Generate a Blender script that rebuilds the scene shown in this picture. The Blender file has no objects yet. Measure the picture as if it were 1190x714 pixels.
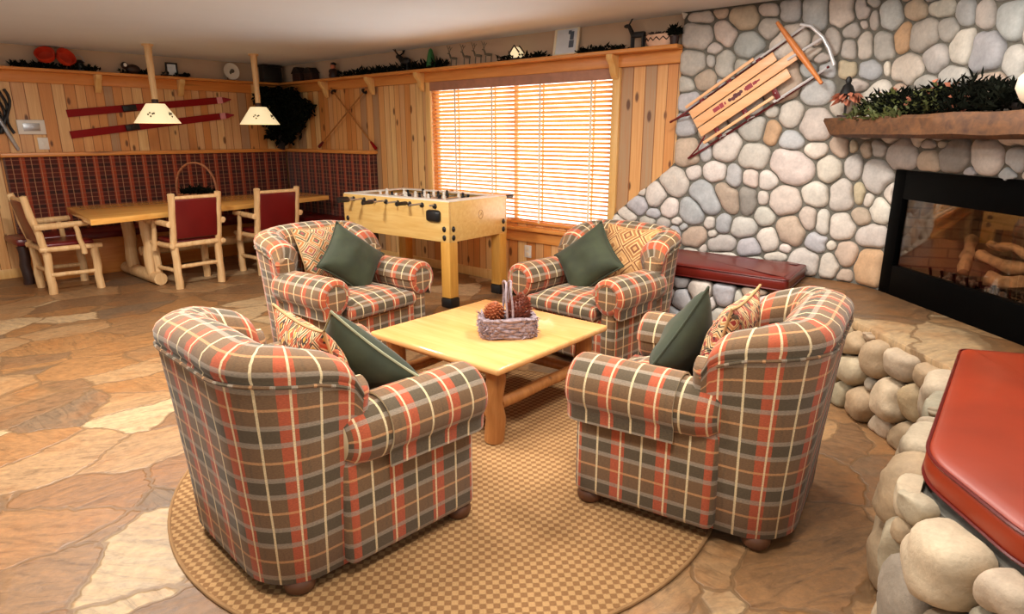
import bpy, bmesh, math, random
import numpy as np
from mathutils import Vector, Matrix, noise as mnoise
PI = math.pi
COL = bpy.context.scene.collection
rnd = random.Random(7)

def lin(c):
    c = c / 255.0
    return c / 12.92 if c <= 0.04045 else ((c + 0.055) / 1.055) ** 2.4
def rgb(r, g, b):
    return (lin(r), lin(g), lin(b), 1.0)

# ---------------------------------------------------------------- mesh builder
class MB:
    def __init__(self):
        self.bm = bmesh.new()
        self.uv = self.bm.loops.layers.uv.new('UVMap')
        self.mi = 0
    def _face(self, vs, uvs=None):
        try:
            f = self.bm.faces.new(vs)
        except ValueError:
            return None
        f.material_index = self.mi
        f.smooth = True
        if uvs:
            for l, u in zip(f.loops, uvs):
                l[self.uv].uv = u
        return f
    def grid(self, pts, uvs=None, closed_u=False, closed_v=False):
        """pts[i][j] -> quads; i = rows, j = along row"""
        V = [[self.bm.verts.new(p) for p in row] for row in pts]
        n, m = len(V), len(V[0])
        for i in range(n if closed_v else n - 1):
            for j in range(m if closed_u else m - 1):
                i2, j2 = (i + 1) % n, (j + 1) % m
                uu = None
                if uvs:
                    uu = [uvs[i][j], uvs[i][j + 1] if j + 1 < len(uvs[i]) else uvs[i][j2],
                          (uvs[i + 1] if i + 1 < len(uvs) else uvs[i2])[j + 1 if j + 1 < len(uvs[i]) else j2],
                          (uvs[i + 1] if i + 1 < len(uvs) else uvs[i2])[j]]
                self._face([V[i][j], V[i][j2], V[i2][j2], V[i2][j]], uu)
        return V
    def cap(self, vs, flip=False):
        if flip: vs = list(reversed(vs))
        return self._face(vs)
    def box(self, c, s, rot=None, bevel=0.0, seg=2, uvbox=True):
        """c centre, s full size, rot Matrix/Z angle"""
        b = bmesh.new()
        bmesh.ops.create_cube(b, size=1.0)
        for v in b.verts:
            v.co = Vector((v.co.x * s[0], v.co.y * s[1], v.co.z * s[2]))
        if bevel > 0:
            bmesh.ops.bevel(b, geom=list(b.edges), offset=min(bevel, min(s) * 0.49), segments=seg, profile=0.5, affect='EDGES')
        self.merge(b, c, rot)
    def merge(self, b, c=(0, 0, 0), rot=None):
        if rot is None: R = Matrix.Identity(3)
        elif isinstance(rot, (int, float)): R = Matrix.Rotation(rot, 3, 'Z')
        else: R = rot
        c = Vector(c)
        b.normal_update()
        mp = {}
        for v in b.verts:
            mp[v] = self.bm.verts.new(R @ v.co + c)
        for f in b.faces:
            n = f.normal
            g = self._face([mp[v] for v in f.verts])
            if g is None: continue
            for l, v in zip(g.loops, f.verts):
                p = v.co
                ax = max(range(3), key=lambda k: abs(n[k]))
                l[self.uv].uv = (p.y, p.z) if ax == 0 else ((p.x, p.z) if ax == 1 else (p.y, p.x))
        b.free()
    def tube(self, path, rad, seg=12, caps=True, bump=0.0, seed=0, dome=0.0):
        """path list of points, rad number or list"""
        P = [Vector(p) for p in path]
        if isinstance(rad, (int, float)): rad = [rad] * len(P)
        t0 = (P[1] - P[0]).normalized()
        up = Vector((0, 0, 1)) if abs(t0.z) < 0.9 else Vector((1, 0, 0))
        a = t0.cross(up).normalized()
        rows, uvs, L = [], [], 0.0
        for i, p in enumerate(P):
            t = (P[min(i + 1, len(P) - 1)] - P[max(i - 1, 0)])
            t = t.normalized() if t.length > 1e-9 else t0
            a = (a - t * a.dot(t)).normalized()
            b = t.cross(a)
            if i: L += (P[i] - P[i - 1]).length
            row, ur = [], []
            for k in range(seg + 1):
                th = 2 * PI * k / seg
                r = rad[i]
                if bump:
                    d = a * math.cos(th) + b * math.sin(th)
                    r *= 1 + bump * mnoise.noise((p * 9 + d * 1.3) + Vector((seed, 0, 0)))
                if k < seg: row.append(p + (a * math.cos(th) + b * math.sin(th)) * r)
                ur.append((k / seg * 2 * PI * rad[i], L))
            rows.append(row); uvs.append(ur)
        V = self.grid(rows, uvs, closed_u=True)
        if caps:
            for idx, sgn in ((0, -1), (len(P) - 1, 1)):
                if dome > 0:
                    t = (P[1] - P[0]).normalized() if idx == 0 else (P[-1] - P[-2]).normalized()
                    cv = self.bm.verts.new(P[idx] + t * sgn * dome)
                    ring = V[idx]
                    for k in range(seg):
                        q = [ring[k], ring[(k + 1) % seg], cv]
                        self._face(q if sgn > 0 else list(reversed(q)))
                else:
                    self.cap(V[idx], flip=(idx == 0))
        return V
    def lathe(self, prof, c=(0, 0, 0), seg=24, rot=None, sx=1.0, sy=1.0):
        c = Vector(c); R = rot if rot is not None else Matrix.Identity(3)
        rows, uvs, L = [], [], 0
        for i, (r, z) in enumerate(prof):
            if i: L += math.hypot(r - prof[i - 1][0], z - prof[i - 1][1])
            rows.append([R @ Vector((r * sx * math.cos(2 * PI * k / seg), r * sy * math.sin(2 * PI * k / seg), z)) + c for k in range(seg)])
            uvs.append([(k / seg, L) for k in range(seg + 1)])
        V = self.grid(rows, uvs, closed_u=True)
        if prof[0][0] > 1e-6: self.cap(V[0], True)
        if prof[-1][0] > 1e-6: self.cap(V[-1])
    def prism(self, poly, z0, z1, bevel=0.0, seg=2, M=None):
        b = bmesh.new()
        v0 = [b.verts.new((x, y, z0)) for x, y in poly]
        v1 = [b.verts.new((x, y, z1)) for x, y in poly]
        n = len(poly)
        b.faces.new(list(reversed(v0))); b.faces.new(v1)
        for i in range(n):
            b.faces.new([v0[i], v0[(i + 1) % n], v1[(i + 1) % n], v1[i]])
        bmesh.ops.recalc_face_normals(b, faces=list(b.faces))
        if bevel > 0:
            es = [e for e in b.edges if all(len(f.verts) >= n for f in e.link_faces) or any(len(f.verts) == n for f in e.link_faces)]
            bmesh.ops.bevel(b, geom=es, offset=bevel, segments=seg, profile=0.5, affect='EDGES')
        if M is not None:
            for v in b.verts: v.co = M @ v.co
        self.merge(b)
    def ball(self, c, r, sub=2, sc=(1, 1, 1), rot=None, bump=0.0):
        b = bmesh.new()
        bmesh.ops.create_icosphere(b, subdivisions=sub, radius=1.0)
        R = rot if rot is not None else Matrix.Identity(3)
        c = Vector(c)
        for v in b.verts:
            k = 1 + (bump * mnoise.noise(v.co * 2.2 + c * 7) if bump else 0)
            v.co = R @ Vector((v.co.x * sc[0] * r * k, v.co.y * sc[1] * r * k, v.co.z * sc[2] * r * k))
        self.merge(b, c)
    def blade(self, p, d, L, w, up=None):
        """a thin leaf / needle: two quads with thickness from a bent spine"""
        p = Vector(p); d = Vector(d).normalized()
        s = d.cross(Vector((0.3, 0.2, 1))).normalized()
        n = s.cross(d)
        a = self.bm.verts.new(p); b = self.bm.verts.new(p + d * L * .5 + s * w + n * w * .4)
        c = self.bm.verts.new(p + d * L); e = self.bm.verts.new(p + d * L * .5 - s * w + n * w * .4)
        f = self.bm.verts.new(p + d * L * .5 - n * w * .6)
        self._face([a, b, c, e]); self._face([a, f, b]); self._face([b, f, c]); self._face([c, f, e]); self._face([e, f, a])
    def build(self, name, mats, parent=None, loc=None, rotz=None, sharp=40, recalc=True):
        if recalc: bmesh.ops.recalc_face_normals(self.bm, faces=list(self.bm.faces))
        ca = math.cos(math.radians(sharp))
        for e in self.bm.edges:
            if len(e.link_faces) == 2:
                if e.link_faces[0].normal.dot(e.link_faces[1].normal) < ca: e.smooth = False
        me = bpy.data.meshes.new(name)
        self.bm.to_mesh(me); self.bm.free()
        if not isinstance(mats, (list, tuple)): mats = [mats]
        for m in mats: me.materials.append(m)
        o = bpy.data.objects.new(name, me); COL.objects.link(o)
        if parent is not None: o.parent = parent
        if loc is not None: o.location = loc
        if rotz is not None: o.rotation_euler = (0, 0, rotz)
        return o

def thing(name, label, cat, loc=(0, 0, 0), rotz=0.0, group=None):
    o = bpy.data.objects.new(name, None); COL.objects.link(o)
    o.empty_display_size = 0.1
    o.location = loc; o.rotation_euler = (0, 0, rotz)
    o['label'] = label; o['category'] = cat
    if group: o['group'] = group
    return o
def tag(o, label, cat, group=None):
    o['label'] = label; o['category'] = cat
    if group: o['group'] = group
    return o
def struct(o, label=None):
    o['kind'] = 'structure'
    if label: o['label'] = label
    return o
def copy_tree(o, parent=None):
    c = o.copy(); COL.objects.link(c)
    if parent is not None: c.parent = parent
    for ch in list(o.children): copy_tree(ch, c)
    return c

# ---------------------------------------------------------------- node helper
class NT:
    def __init__(self, name):
        self.m = bpy.data.materials.new(name); self.m.use_nodes = True
        self.t = self.m.node_tree; self.t.nodes.clear()
        self.out = self.t.nodes.new('ShaderNodeOutputMaterial')
    def n(self, typ, ins=None, **props):
        nd = self.t.nodes.new('ShaderNode' + typ)
        for k, v in props.items(): setattr(nd, k, v)
        for k, v in (ins or {}).items(): self.set(nd, k, v)
        return nd
    def set(self, nd, k, v):
        s = nd.inputs[k]
        if hasattr(v, 'is_output') or isinstance(v, bpy.types.NodeSocket): self.t.links.new(v, s)
        elif isinstance(v, bpy.types.Node): self.t.links.new(v.outputs[0], s)
        else: s.default_value = v
    def math(self, op, a, b=0.0, c=0.0, clamp=False):
        nd = self.n('Math', {0: a, 1: b, 2: c}, operation=op); nd.use_clamp = clamp
        return nd.outputs[0]
    def mix(self, f, a, b, blend='MIX'):
        nd = self.n('Mix', data_type='RGBA', blend_type=blend)
        self.set(nd, 0, f); self.set(nd, 6, a); self.set(nd, 7, b)
        return nd.outputs[2]
    def ramp(self, f, stops, interp='LINEAR'):
        nd = self.n('ValToRGB', {0: f}); cr = nd.color_ramp; cr.interpolation = interp
        while len(cr.elements) < len(stops): cr.elements.new(0.5)
        for e, (p, c) in zip(cr.elements, stops):
            e.position = p; e.color = c if len(c) == 4 else (*c, 1)
        return nd.outputs[0]
    def noise(self, vec, scale, detail=3, rough=0.5, dist=0.0):
        nd = self.n('TexNoise', {'Scale': scale, 'Detail': detail, 'Roughness': rough, 'Distortion': dist})
        if vec is not None: self.set(nd, 'Vector', vec)
        return nd.outputs['Fac']
    def coord(self, which='Object'):
        return self.n('TexCoord').outputs[which]
    def mapping(self, vec, scale=(1, 1, 1), rot=(0, 0, 0), loc=(0, 0, 0)):
        return self.n('Mapping', {'Vector': vec, 'Scale': scale, 'Rotation': rot, 'Location': loc}).outputs[0]
    def bump(self, h, strength=0.3, dist=0.01, normal=None):
        nd = self.n('Bump', {'Height': h, 'Strength': strength, 'Distance': dist})
        if normal is not None: self.set(nd, 'Normal', normal)
        return nd.outputs[0]
    def done(self, color, rough=0.6, normal=None, metal=0.0, **extra):
        p = self.n('BsdfPrincipled', {'Base Color': color, 'Roughness': rough, 'Metallic': metal})
        if normal is not None: self.set(p, 'Normal', normal)
        for k, v in extra.items(): self.set(p, k.replace('_', ' '), v)
        self.t.links.new(p.outputs[0], self.out.inputs[0])
        return self.m
# ---------------------------------------------------------------- materials
def plain(name, c, rough=0.6, metal=0.0, var=0.12, scale=14.0, bump=0.0, **ex):
    t = NT(name); v = t.coord()
    f = t.noise(v, scale, 4)
    dark = tuple(x * (1 - var) for x in c[:3]) + (1,)
    light = tuple(min(1, x * (1 + var)) for x in c[:3]) + (1,)
    col = t.ramp(f, [(0.3, dark), (0.7, light)])
    nm = t.bump(t.noise(v, scale * 6, 4), bump, 0.004) if bump else None
    return t.done(col, rough, nm, metal, **ex)

def wood(name, c1, c2, rough=0.45, scale=1.0, axis='X', knots=True, dark=None):
    """planed or peeled wood: streaks along one object axis plus knots"""
    t = NT(name); v = t.coord()
    sc = {'X': (1.2, 14, 14), 'Y': (14, 1.2, 14), 'Z': (14, 14, 1.2)}[axis]
    mv = t.mapping(v, tuple(s * scale for s in sc))
    f = t.noise(mv, 2.2, 5, 0.6, 0.6)
    col = t.ramp(f, [(0.25, c1), (0.75, c2)])
    if knots:
        k = t.n('TexVoronoi', {'Vector': t.mapping(v, tuple(s * .35 * scale for s in sc)), 'Scale': 1.6, 'Randomness': 1.0}).outputs['Distance']
        kf = t.ramp(k, [(0.03, (1, 1, 1, 1)), (0.13, (0, 0, 0, 1))])
        col = t.mix(t.math('MULTIPLY', kf, 0.75), col, dark or tuple(x * .25 for x in c1[:3]) + (1,))
    return t.done(col, rough, t.bump(f, 0.12, 0.003))

def pine_panel(name):
    """vertical tongue-and-groove knotty pine of mixed boards"""
    t = NT(name); v = t.coord()
    sp = t.n('SeparateXYZ', {0: v})
    u = t.math('SUBTRACT', sp.outputs[0], sp.outputs[1])
    z = sp.outputs[2]
    u2 = t.math('ADD', u, t.math('MULTIPLY', t.math('SINE', t.math('MULTIPLY', u, 5.3)), 0.03))
    W = 0.105
    q = t.math('DIVIDE', u2, W)
    idx = t.math('FLOOR', q); fr = t.math('FRACT', q)
    wn = t.n('TexWhiteNoise', {'W': idx}, noise_dimensions='1D')
    base = t.ramp(wn.outputs[0], [(0.0, rgb(228, 172, 108)), (0.16, rgb(216, 150, 84)), (0.32, rgb(234, 190, 130)),
                                  (0.48, rgb(208, 138, 72)), (0.62, rgb(222, 174, 120)), (0.76, rgb(178, 146, 110)), (0.86, rgb(238, 198, 134)), (0.94, rgb(160, 136, 108))], 'CONSTANT')
    # streaks
    cv = t.n('CombineXYZ', {0: t.math('MULTIPLY', u, 46.0), 1: t.math('MULTIPLY', z, 1.4), 2: t.math('MULTIPLY', idx, 3.7)})
    st = t.noise(cv, 1.3, 4, 0.6, 0.5)
    base = t.mix(t.ramp(st, [(0.35, (0, 0, 0, 1)), (0.75, (.5, .5, .5, 1))]), base, rgb(190, 112, 50))
    # knots
    kv = t.n('CombineXYZ', {0: t.math('MULTIPLY', u, 8.5), 1: t.math('MULTIPLY', z, 3.6), 2: 0.0})
    vo = t.n('TexVoronoi', {'Vector': kv, 'Scale': 0.8, 'Randomness': 1.0}, voronoi_dimensions='2D')
    sel = t.n('TexWhiteNoise', {'Vector': vo.outputs['Position']}, noise_dimensions='3D').outputs[0]
    big = t.math('MULTIPLY', t.math('GREATER_THAN', sel, 0.62), t.math('MULTIPLY', sel, 0.17))
    kn = t.math('SUBTRACT', big, vo.outputs['Distance'])
    kf = t.ramp(kn, [(0.0, (0, 0, 0, 1)), (0.07, (1, 1, 1, 1))])
    base = t.mix(t.math('MULTIPLY', kf, 0.85), base, rgb(82, 36, 14))
    gro = t.math('LESS_THAN', t.math('ABSOLUTE', t.math('SUBTRACT', fr, 0.5)), 0.465)
    base = t.mix(t.math('SUBTRACT', 1.0, gro), base, rgb(150, 90, 42))
    return t.done(base, 0.42, t.bump(gro, 0.5, 0.006))

def plaid(name, Pu, Pv, base, dk, red, grey, cream, orange, weave=True, redf=.85, greyf=.6, creamf=.85, ou=0.0, ov=0.0):
    t = NT(name)
    uv = t.coord('UV'); sp = t.n('SeparateXYZ', {0: uv})
    u = t.math('FRACT', t.math('ADD', t.math('DIVIDE', sp.outputs[0], Pu), 50.0 + ou))
    v = t.math('FRACT', t.math('ADD', t.math('DIVIDE', sp.outputs[1], Pv), 50.0 + ov))
    def band(x, c, w): return t.math('COMPARE', x, c, w / 2)
    wob = t.noise(t.coord(), 60, 2)
    col = t.mix(band(v, 0.165, 0.33), base, dk)
    col = t.mix(t.math('MULTIPLY', band(u, 0.25, 0.05), .25), col, dk)
    col = t.mix(t.math('MULTIPLY', band(u, 0.53, 0.30), redf), col, red)
    g = t.math('ADD', t.math('ADD', band(v, 0.0, .10), band(v, 1.0, .10)), band(v, 0.33, .09), clamp=True)
    col = t.mix(t.math('MULTIPLY', g, greyf), col, grey)
    col = t.mix(t.math('MULTIPLY', band(v, 0.665, .05), .62), col, orange)
    c = t.math('ADD', t.math('ADD', band(u, 0.0, .045), band(u, 1.0, .045)), band(u, .47, .04), clamp=True)
    col = t.mix(t.math('MULTIPLY', c, creamf), col, cream)
    wv = t.mapping(uv, (420, 420, 1))
    ch = t.n('TexChecker', {'Vector': wv, 'Scale': 1.0, 'Color1': (1, 1, 1, 1), 'Color2': (.74, .74, .74, 1)}).outputs[0]
    col = t.mix(0.6, col, ch, 'MULTIPLY')
    fz = t.noise(t.mapping(uv, (110, 420, 1)), 1.0, 4, .7)
    col = t.mix(0.8, col, t.ramp(fz, [(0.32, (.5, .5, .5, 1)), (0.68, (1.3, 1.28, 1.24, 1))]), 'MULTIPLY')
    return t.done(col, 0.92, t.bump(ch, 0.15, 0.002), Sheen_Weight=0.15)

M = {}
M['pine'] = pine_panel('knotty_pine_boards')
M['pine_trim'] = wood('orange_pine_trim', rgb(206, 128, 58), rgb(226, 156, 82), 0.35, axis='Y', dark=rgb(96, 44, 16))
M['pine_trim_x'] = wood('orange_pine_trim_x', rgb(206, 124, 52), rgb(226, 152, 76), 0.35, axis='X', dark=rgb(96, 44, 16))
M['pine_pale'] = wood('pale_pine', rgb(222, 168, 96), rgb(238, 196, 128), 0.4, axis='Z', knots=False)
M['pine_tab'] = wood('varnished_pine_top', rgb(222, 156, 74), rgb(240, 186, 104), 0.16, axis='X', knots=False, scale=.6)
M['cof_top'] = wood('varnished_coffee_top', rgb(222, 156, 90), rgb(236, 184, 122), 0.13, axis='Y', knots=False, scale=.6)
M['log'] = wood('peeled_log', rgb(206, 158, 102), rgb(236, 200, 148), 0.5, axis='Z', dark=rgb(120, 62, 28))
M['log_dark'] = wood('brown_log', rgb(150, 92, 44), rgb(190, 128, 68), 0.5, axis='Z', dark=rgb(70, 34, 14))
M['foos'] = wood('foosball_wood', rgb(222, 172, 92), rgb(240, 202, 128), 0.35, axis='Y', knots=False, dark=rgb(150, 92, 36))
M['foos_leg'] = wood('foosball_leg_wood', rgb(204, 144, 60), rgb(224, 170, 82), 0.35, axis='Z', knots=False)
M['fabric'] = plaid('plaid_upholstery', .185, .185, rgb(124, 93, 62), rgb(94, 79, 57), rgb(196, 88, 52), rgb(172, 156, 136), rgb(244, 220, 172), rgb(228, 168, 112), greyf=.65, redf=.85)
M['bench_plaid'] = plaid('dark_plaid_back', .17, .14, rgb(86, 28, 15), rgb(58, 19, 10), rgb(172, 68, 32), rgb(146, 86, 64), rgb(204, 150, 106), rgb(170, 104, 72), redf=.8, greyf=.5, creamf=.6)
M['vinyl'] = plain('burgundy_vinyl', rgb(106, 16, 17), 0.32, var=.1, scale=5, bump=.05)
M['vinyl_red'] = plain('red_leather', rgb(140, 45, 15), 0.42, var=.14, scale=4, bump=.06)
M['vinyl_dark'] = plain('dark_red_leather', rgb(104, 28, 20), 0.3, var=.14, scale=4, bump=.06)
M['piping_red'] = plain('dark_piping', rgb(92, 18, 12), 0.35)
M['black'] = plain('matte_black', rgb(18, 17, 17), 0.5, var=.2)
M['black_metal'] = plain('black_metal', rgb(4, 4, 4), 0.5, var=.2, Specular_IOR_Level=.03)
M['rubber'] = plain('black_rubber', rgb(22, 21, 22), 0.4)
M['ceiling'] = plain('ceiling_paint', rgb(212, 216, 220), 0.9, var=.015, scale=3, bump=.05)
M['tan_wall'] = plain('tan_paint', rgb(196, 170, 144), 0.9, var=.04, scale=2)
M['white'] = plain('white_plastic', rgb(232, 226, 214), 0.45, var=.03)
M['tan_cord'] = plain('tan_cord', rgb(186, 146, 96), .8)
M['cream'] = plain('cream_paper', rgb(240, 226, 196), 0.7, var=.04)
M['grey_metal'] = plain('grey_metal', rgb(176, 176, 178), 0.35, metal=.8, var=.06)
M['steel'] = plain('white_steel', rgb(222, 222, 224), 0.3, metal=.3, var=.04)
M['runner'] = plain('dark_red_runner', rgb(104, 22, 26), 0.35, var=.15)
M['sled_slat'] = wood('sled_slat', rgb(226, 164, 112), rgb(238, 188, 140), 0.4, axis='Y', knots=False)
M['sled_bar'] = wood('sled_bar', rgb(206, 116, 54), rgb(222, 140, 74), 0.4, axis='Z', knots=False)
M['print_red'] = plain('faded_red_print', rgb(152, 56, 64), 0.6)
M['print_dark'] = plain('faded_dark_print', rgb(84, 40, 44), 0.6)
M['ski_red'] = plain('red_ski', rgb(138, 6, 8), 0.5, var=.05, Specular_IOR_Level=.2)
M['ski_pink'] = plain('pale_pink_band', rgb(226, 150, 152), 0.4)
M['green_velvet'] = plain('dark_green_velvet', rgb(46, 52, 30), 0.8, var=.3, scale=9, bump=.1, Sheen_Weight=.08)
M['green_piping'] = plain('pale_green_piping', rgb(150, 150, 118), 0.7)
M['needle'] = plain('dark_evergreen', rgb(15, 18, 10), 0.9, var=.5, scale=6, Specular_IOR_Level=.1)
M['leaf_green'] = plain('olive_leaves', rgb(72, 78, 36), 0.6, var=.45, scale=8)
M['leaf_pink'] = plain('dusty_pink_petals', rgb(190, 116, 88), 0.7, var=.2)
M['wicker'] = plain('brown_wicker', rgb(150, 92, 56), 0.6, var=.25, scale=40)
M['twig'] = plain('grey_violet_twigs', rgb(150, 132, 136), 0.6, var=.35, scale=60)
M['cone_brown'] = plain('red_brown_cone_scales', rgb(128, 66, 48), 0.5, var=.3, scale=70)
M['cone_pale'] = plain('tan_cone_scales', rgb(182, 106, 66), 0.5, var=.25, scale=70)
M['red_item'] = plain('red_lacquer', rgb(206, 62, 34), 0.3, var=.1)
M['dark_brown'] = plain('dark_brown_wood', rgb(52, 28, 20), 0.5, var=.25)
M['green_glass'] = plain('green_paint', rgb(46, 112, 62), 0.3, var=.1)
M['bark'] = plain('dark_bark', rgb(34, 22, 16), 0.8, var=.3)
M['pot'] = plain('cream_pottery', rgb(236, 218, 192), 0.5, var=.04)

def shade_mat():
    t = NT('parchment_shade')
    p = t.n('BsdfPrincipled', {'Base Color': rgb(244, 228, 190), 'Roughness': .8, 'Emission Color': rgb(255, 232, 180), 'Emission Strength': .55})
    t.t.links.new(p.outputs[0], t.out.inputs[0])
    return t.m
M['shade'] = shade_mat()

def blind_mat():
    t = NT('translucent_wood_slat')
    f = t.noise(t.mapping(t.coord(), (20, 1.2, 60)), 2, 4)
    col = t.ramp(f, [(0.3, rgb(230, 176, 112)), (0.7, rgb(242, 202, 146))])
    d = t.n('BsdfDiffuse', {'Color': col}); tr = t.n('BsdfTranslucent', {'Color': col})
    mx = t.n('MixShader', {0: .38, 1: d, 2: tr})
    t.t.links.new(mx.outputs[0], t.out.inputs[0])
    return t.m
M['slat'] = blind_mat()

def glass_mat(name, tint=(1, 1, 1, 1), gl=.06):
    t = NT(name)
    tr = t.n('BsdfTransparent', {'Color': tint}); g = t.n('BsdfGlossy', {'Roughness': .02})
    fr = t.n('Fresnel', {'IOR': 1.35})
    mx = t.n('MixShader', {0: t.math('MULTIPLY', fr.outputs[0], gl), 1: tr, 2: g})
    t.t.links.new(mx.outputs[0], t.out.inputs[0])
    return t.m
M['glass'] = glass_mat('window_glass', gl=1.0); M['fire_glass'] = glass_mat('smoked_fire_glass', (.9, .86, .8, 1), .3)

def stone_mat(name, bumpd=.006, warm=False):
    t = NT(name); v = t.coord()
    a = t.n('Attribute', attribute_name='Col').outputs[0]
    f1 = t.noise(v, 9, 5, .65); f2 = t.noise(v, 55, 4, .6)
    col = t.mix(.7, a, t.ramp(f1, [(.28, (.70, .68, .66, 1)), (.7, (1.18, 1.14, 1.10, 1))]), 'MULTIPLY')
    col = t.mix(.5, col, t.ramp(f2, [(.3, (.78, .76, .74, 1)), (.65, (1.08, 1.06, 1.04, 1))]), 'MULTIPLY')
    return t.done(col, .75, t.bump(t.math('ADD', f1, t.math('MULTIPLY', f2, .4)), .45, bumpd))
M['stone'] = stone_mat('river_stone'); M['boulder'] = stone_mat('rough_boulder', .012); M['foot'] = plain('dark_turned_foot', rgb(92, 56, 34), .5, var=.2)
M['mortar'] = plain('grey_mortar', rgb(108, 104, 94), .95, var=.2, scale=40, bump=.3)

def flag(name, sc=1.9, dim=1.0, seedloc=(0, 0, 0)):
    """irregular flagstone paving"""
    t = NT(name); v = t.coord()
    dn = t.n('TexNoise', {'Vector': v, 'Scale': 2.6, 'Detail': 4, 'Roughness': .6})
    off = t.n('VectorMath', {0: dn.outputs['Color'], 1: (.5, .5, .5)}, operation='SUBTRACT')
    off2 = t.n('VectorMath', {0: off.outputs[0], 'Scale': .26}, operation='SCALE')
    w = t.n('VectorMath', {0: v, 1: off2.outputs[0]}, operation='ADD').outputs[0]
    m1 = t.mapping(w, (sc, sc * 1.5, 0), rot=(0, 0, .5), loc=seedloc)
    e = t.n('TexVoronoi', {'Vector': m1, 'Scale': 1.0}, feature='DISTANCE_TO_EDGE').outputs['Distance']
    c = t.n('TexVoronoi', {'Vector': m1, 'Scale': 1.0}, feature='F1')
    cv = t.n('SeparateColor', {0: c.outputs['Color']})
    base = t.ramp(cv.outputs[0], [(0.0, rgb(160, 122, 84)), (.2, rgb(180, 144, 104)), (.4, rgb(144, 110, 78)), (.55, rgb(168, 124, 80)), (.68, rgb(134, 110, 86)), (.8, rgb(204, 176, 138)), (.92, rgb(152, 110, 70))], 'CONSTANT')
    rot = t.n('VectorRotate', {'Vector': v, 'Angle': t.math('MULTIPLY', cv.outputs[1], 1.6)}, rotation_type='Z_AXIS').outputs[0]
    s1 = t.noise(t.mapping(rot, (2.2, 9.5, 1)), 2.0, 9, .74, 1.5)
    base = t.mix(.85, base, t.ramp(s1, [(.30, (.42, .38, .34, 1)), (.48, (.95, .93, .9, 1)), (.70, (1.35, 1.22, 1.02, 1))]), 'MULTIPLY')
    s2 = t.noise(v, 3.1, 5, .6)
    base = t.mix(t.math('MULTIPLY', t.ramp(s2, [(.5, (0, 0, 0, 1)), (.68, (1, 1, 1, 1))]), .4), base, rgb(176, 112, 54))
    s3 = t.noise(v, 26, 6, .7)
    base = t.mix(.6, base, t.ramp(s3, [(.3, (.55, .55, .55, 1)), (.7, (1.25, 1.25, 1.25, 1))]), 'MULTIPLY')
    jf = t.ramp(e, [(.012, (1, 1, 1, 1)), (.026, (0, 0, 0, 1))])
    col = t.mix(t.math('MULTIPLY', jf, .7), base, rgb(128, 98, 66))
    col = t.mix(1.0, col, (dim, dim * .97, dim * .93, 1), 'MULTIPLY')
    h = t.math('ADD', t.math('MULTIPLY', s1, .5), t.math('SUBTRACT', t.math('MULTIPLY', s3, .12), t.math('MULTIPLY', jf, .5)))
    ro = t.math('ADD', t.math('MULTIPLY', s1, .3), .32)
    return t.done(col, ro, t.bump(h, .5, .012))
M['floor'] = flag('flagstone_floor', 1.9, .78); M['hearth'] = flag('hearth_flagstone', 1.5, .66, seedloc=(3.3, 1.2, 0))

def rug_mat():
    t = NT('checked_rug'); v = t.coord()
    mv = t.mapping(v, (1, 1, 1), rot=(0, 0, PI / 4))
    sp = t.n('SeparateXYZ', {0: mv})
    k = 2 * PI / .046
    a = t.math('MULTIPLY', t.math('SINE', t.math('MULTIPLY', sp.outputs[0], k)), t.math('SINE', t.math('MULTIPLY', sp.outputs[1], k)))
    f = t.ramp(t.math('ADD', t.math('MULTIPLY', a, .5), .5), [(.42, (0, 0, 0, 1)), (.6, (1, 1, 1, 1))])
    col = t.mix(f, rgb(132, 93, 54), rgb(176, 136, 88))
    nz = t.noise(v, 180, 3)
    col = t.mix(.5, col, t.ramp(nz, [(.3, (.7, .7, .7, 1)), (.7, (1.15, 1.15, 1.15, 1))]), 'MULTIPLY')
    return t.done(col, .95, t.bump(t.math('ADD', f, nz), .4, .004))
M['rug'] = rug_mat()
M['rug_edge'] = plain('rug_binding', rgb(150, 112, 70), .9)

def tapestry(name, c0, c1, c2, c3, s=7.0, seed=0.0, spk=.8):
    t = NT(name); uv = t.coord('UV')
    mv = t.mapping(uv, (s, s, 1), loc=(seed, seed * .7, 0), rot=(0, 0, PI / 4))
    sp = t.n('SeparateXYZ', {0: mv})
    fx = t.math('ABSOLUTE', t.math('SUBTRACT', t.math('FRACT', sp.outputs[0]), .5))
    fy = t.math('ABSOLUTE', t.math('SUBTRACT', t.math('FRACT', sp.outputs[1]), .5))
    d = t.math('MAXIMUM', fx, fy)
    wn = t.n('TexWhiteNoise', {'Vector': t.n('VectorMath', {0: mv}, operation='FLOOR').outputs[0]}, noise_dimensions='3D').outputs[0]
    ring = t.ramp(d, [(0.0, c1), (.13, c0), (.2, c2), (.3, c0), (.37, c3), (.43, c0)], 'CONSTANT')
    ring2 = t.ramp(d, [(0.0, c2), (.1, c3), (.2, c0), (.27, c1), (.38, c0), (.45, c3)], 'CONSTANT')
    col = t.mix(t.math('GREATER_THAN', wn, .5), ring, ring2)
    n1 = t.n('TexVoronoi', {'Vector': t.mapping(uv, (26, 26, 1)), 'Scale': 1.0}).outputs['Color']
    sp2 = t.n('SeparateColor', {0: n1})
    col = t.mix(t.math('MULTIPLY', t.math('GREATER_THAN', sp2.outputs[0], .74), spk), col, c1)
    col = t.mix(t.math('MULTIPLY', t.math('GREATER_THAN', sp2.outputs[1], .84), spk), col, c3)
    return t.done(col, .9, t.bump(t.noise(t.mapping(uv, (120, 120, 1)), 1), .2, .003))
CRM = rgb(224, 190, 142)
M['tap1'] = tapestry('floral_tapestry', CRM, rgb(196, 84, 48), rgb(206, 152, 62), rgb(58, 46, 36), 6, .3)
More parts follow.
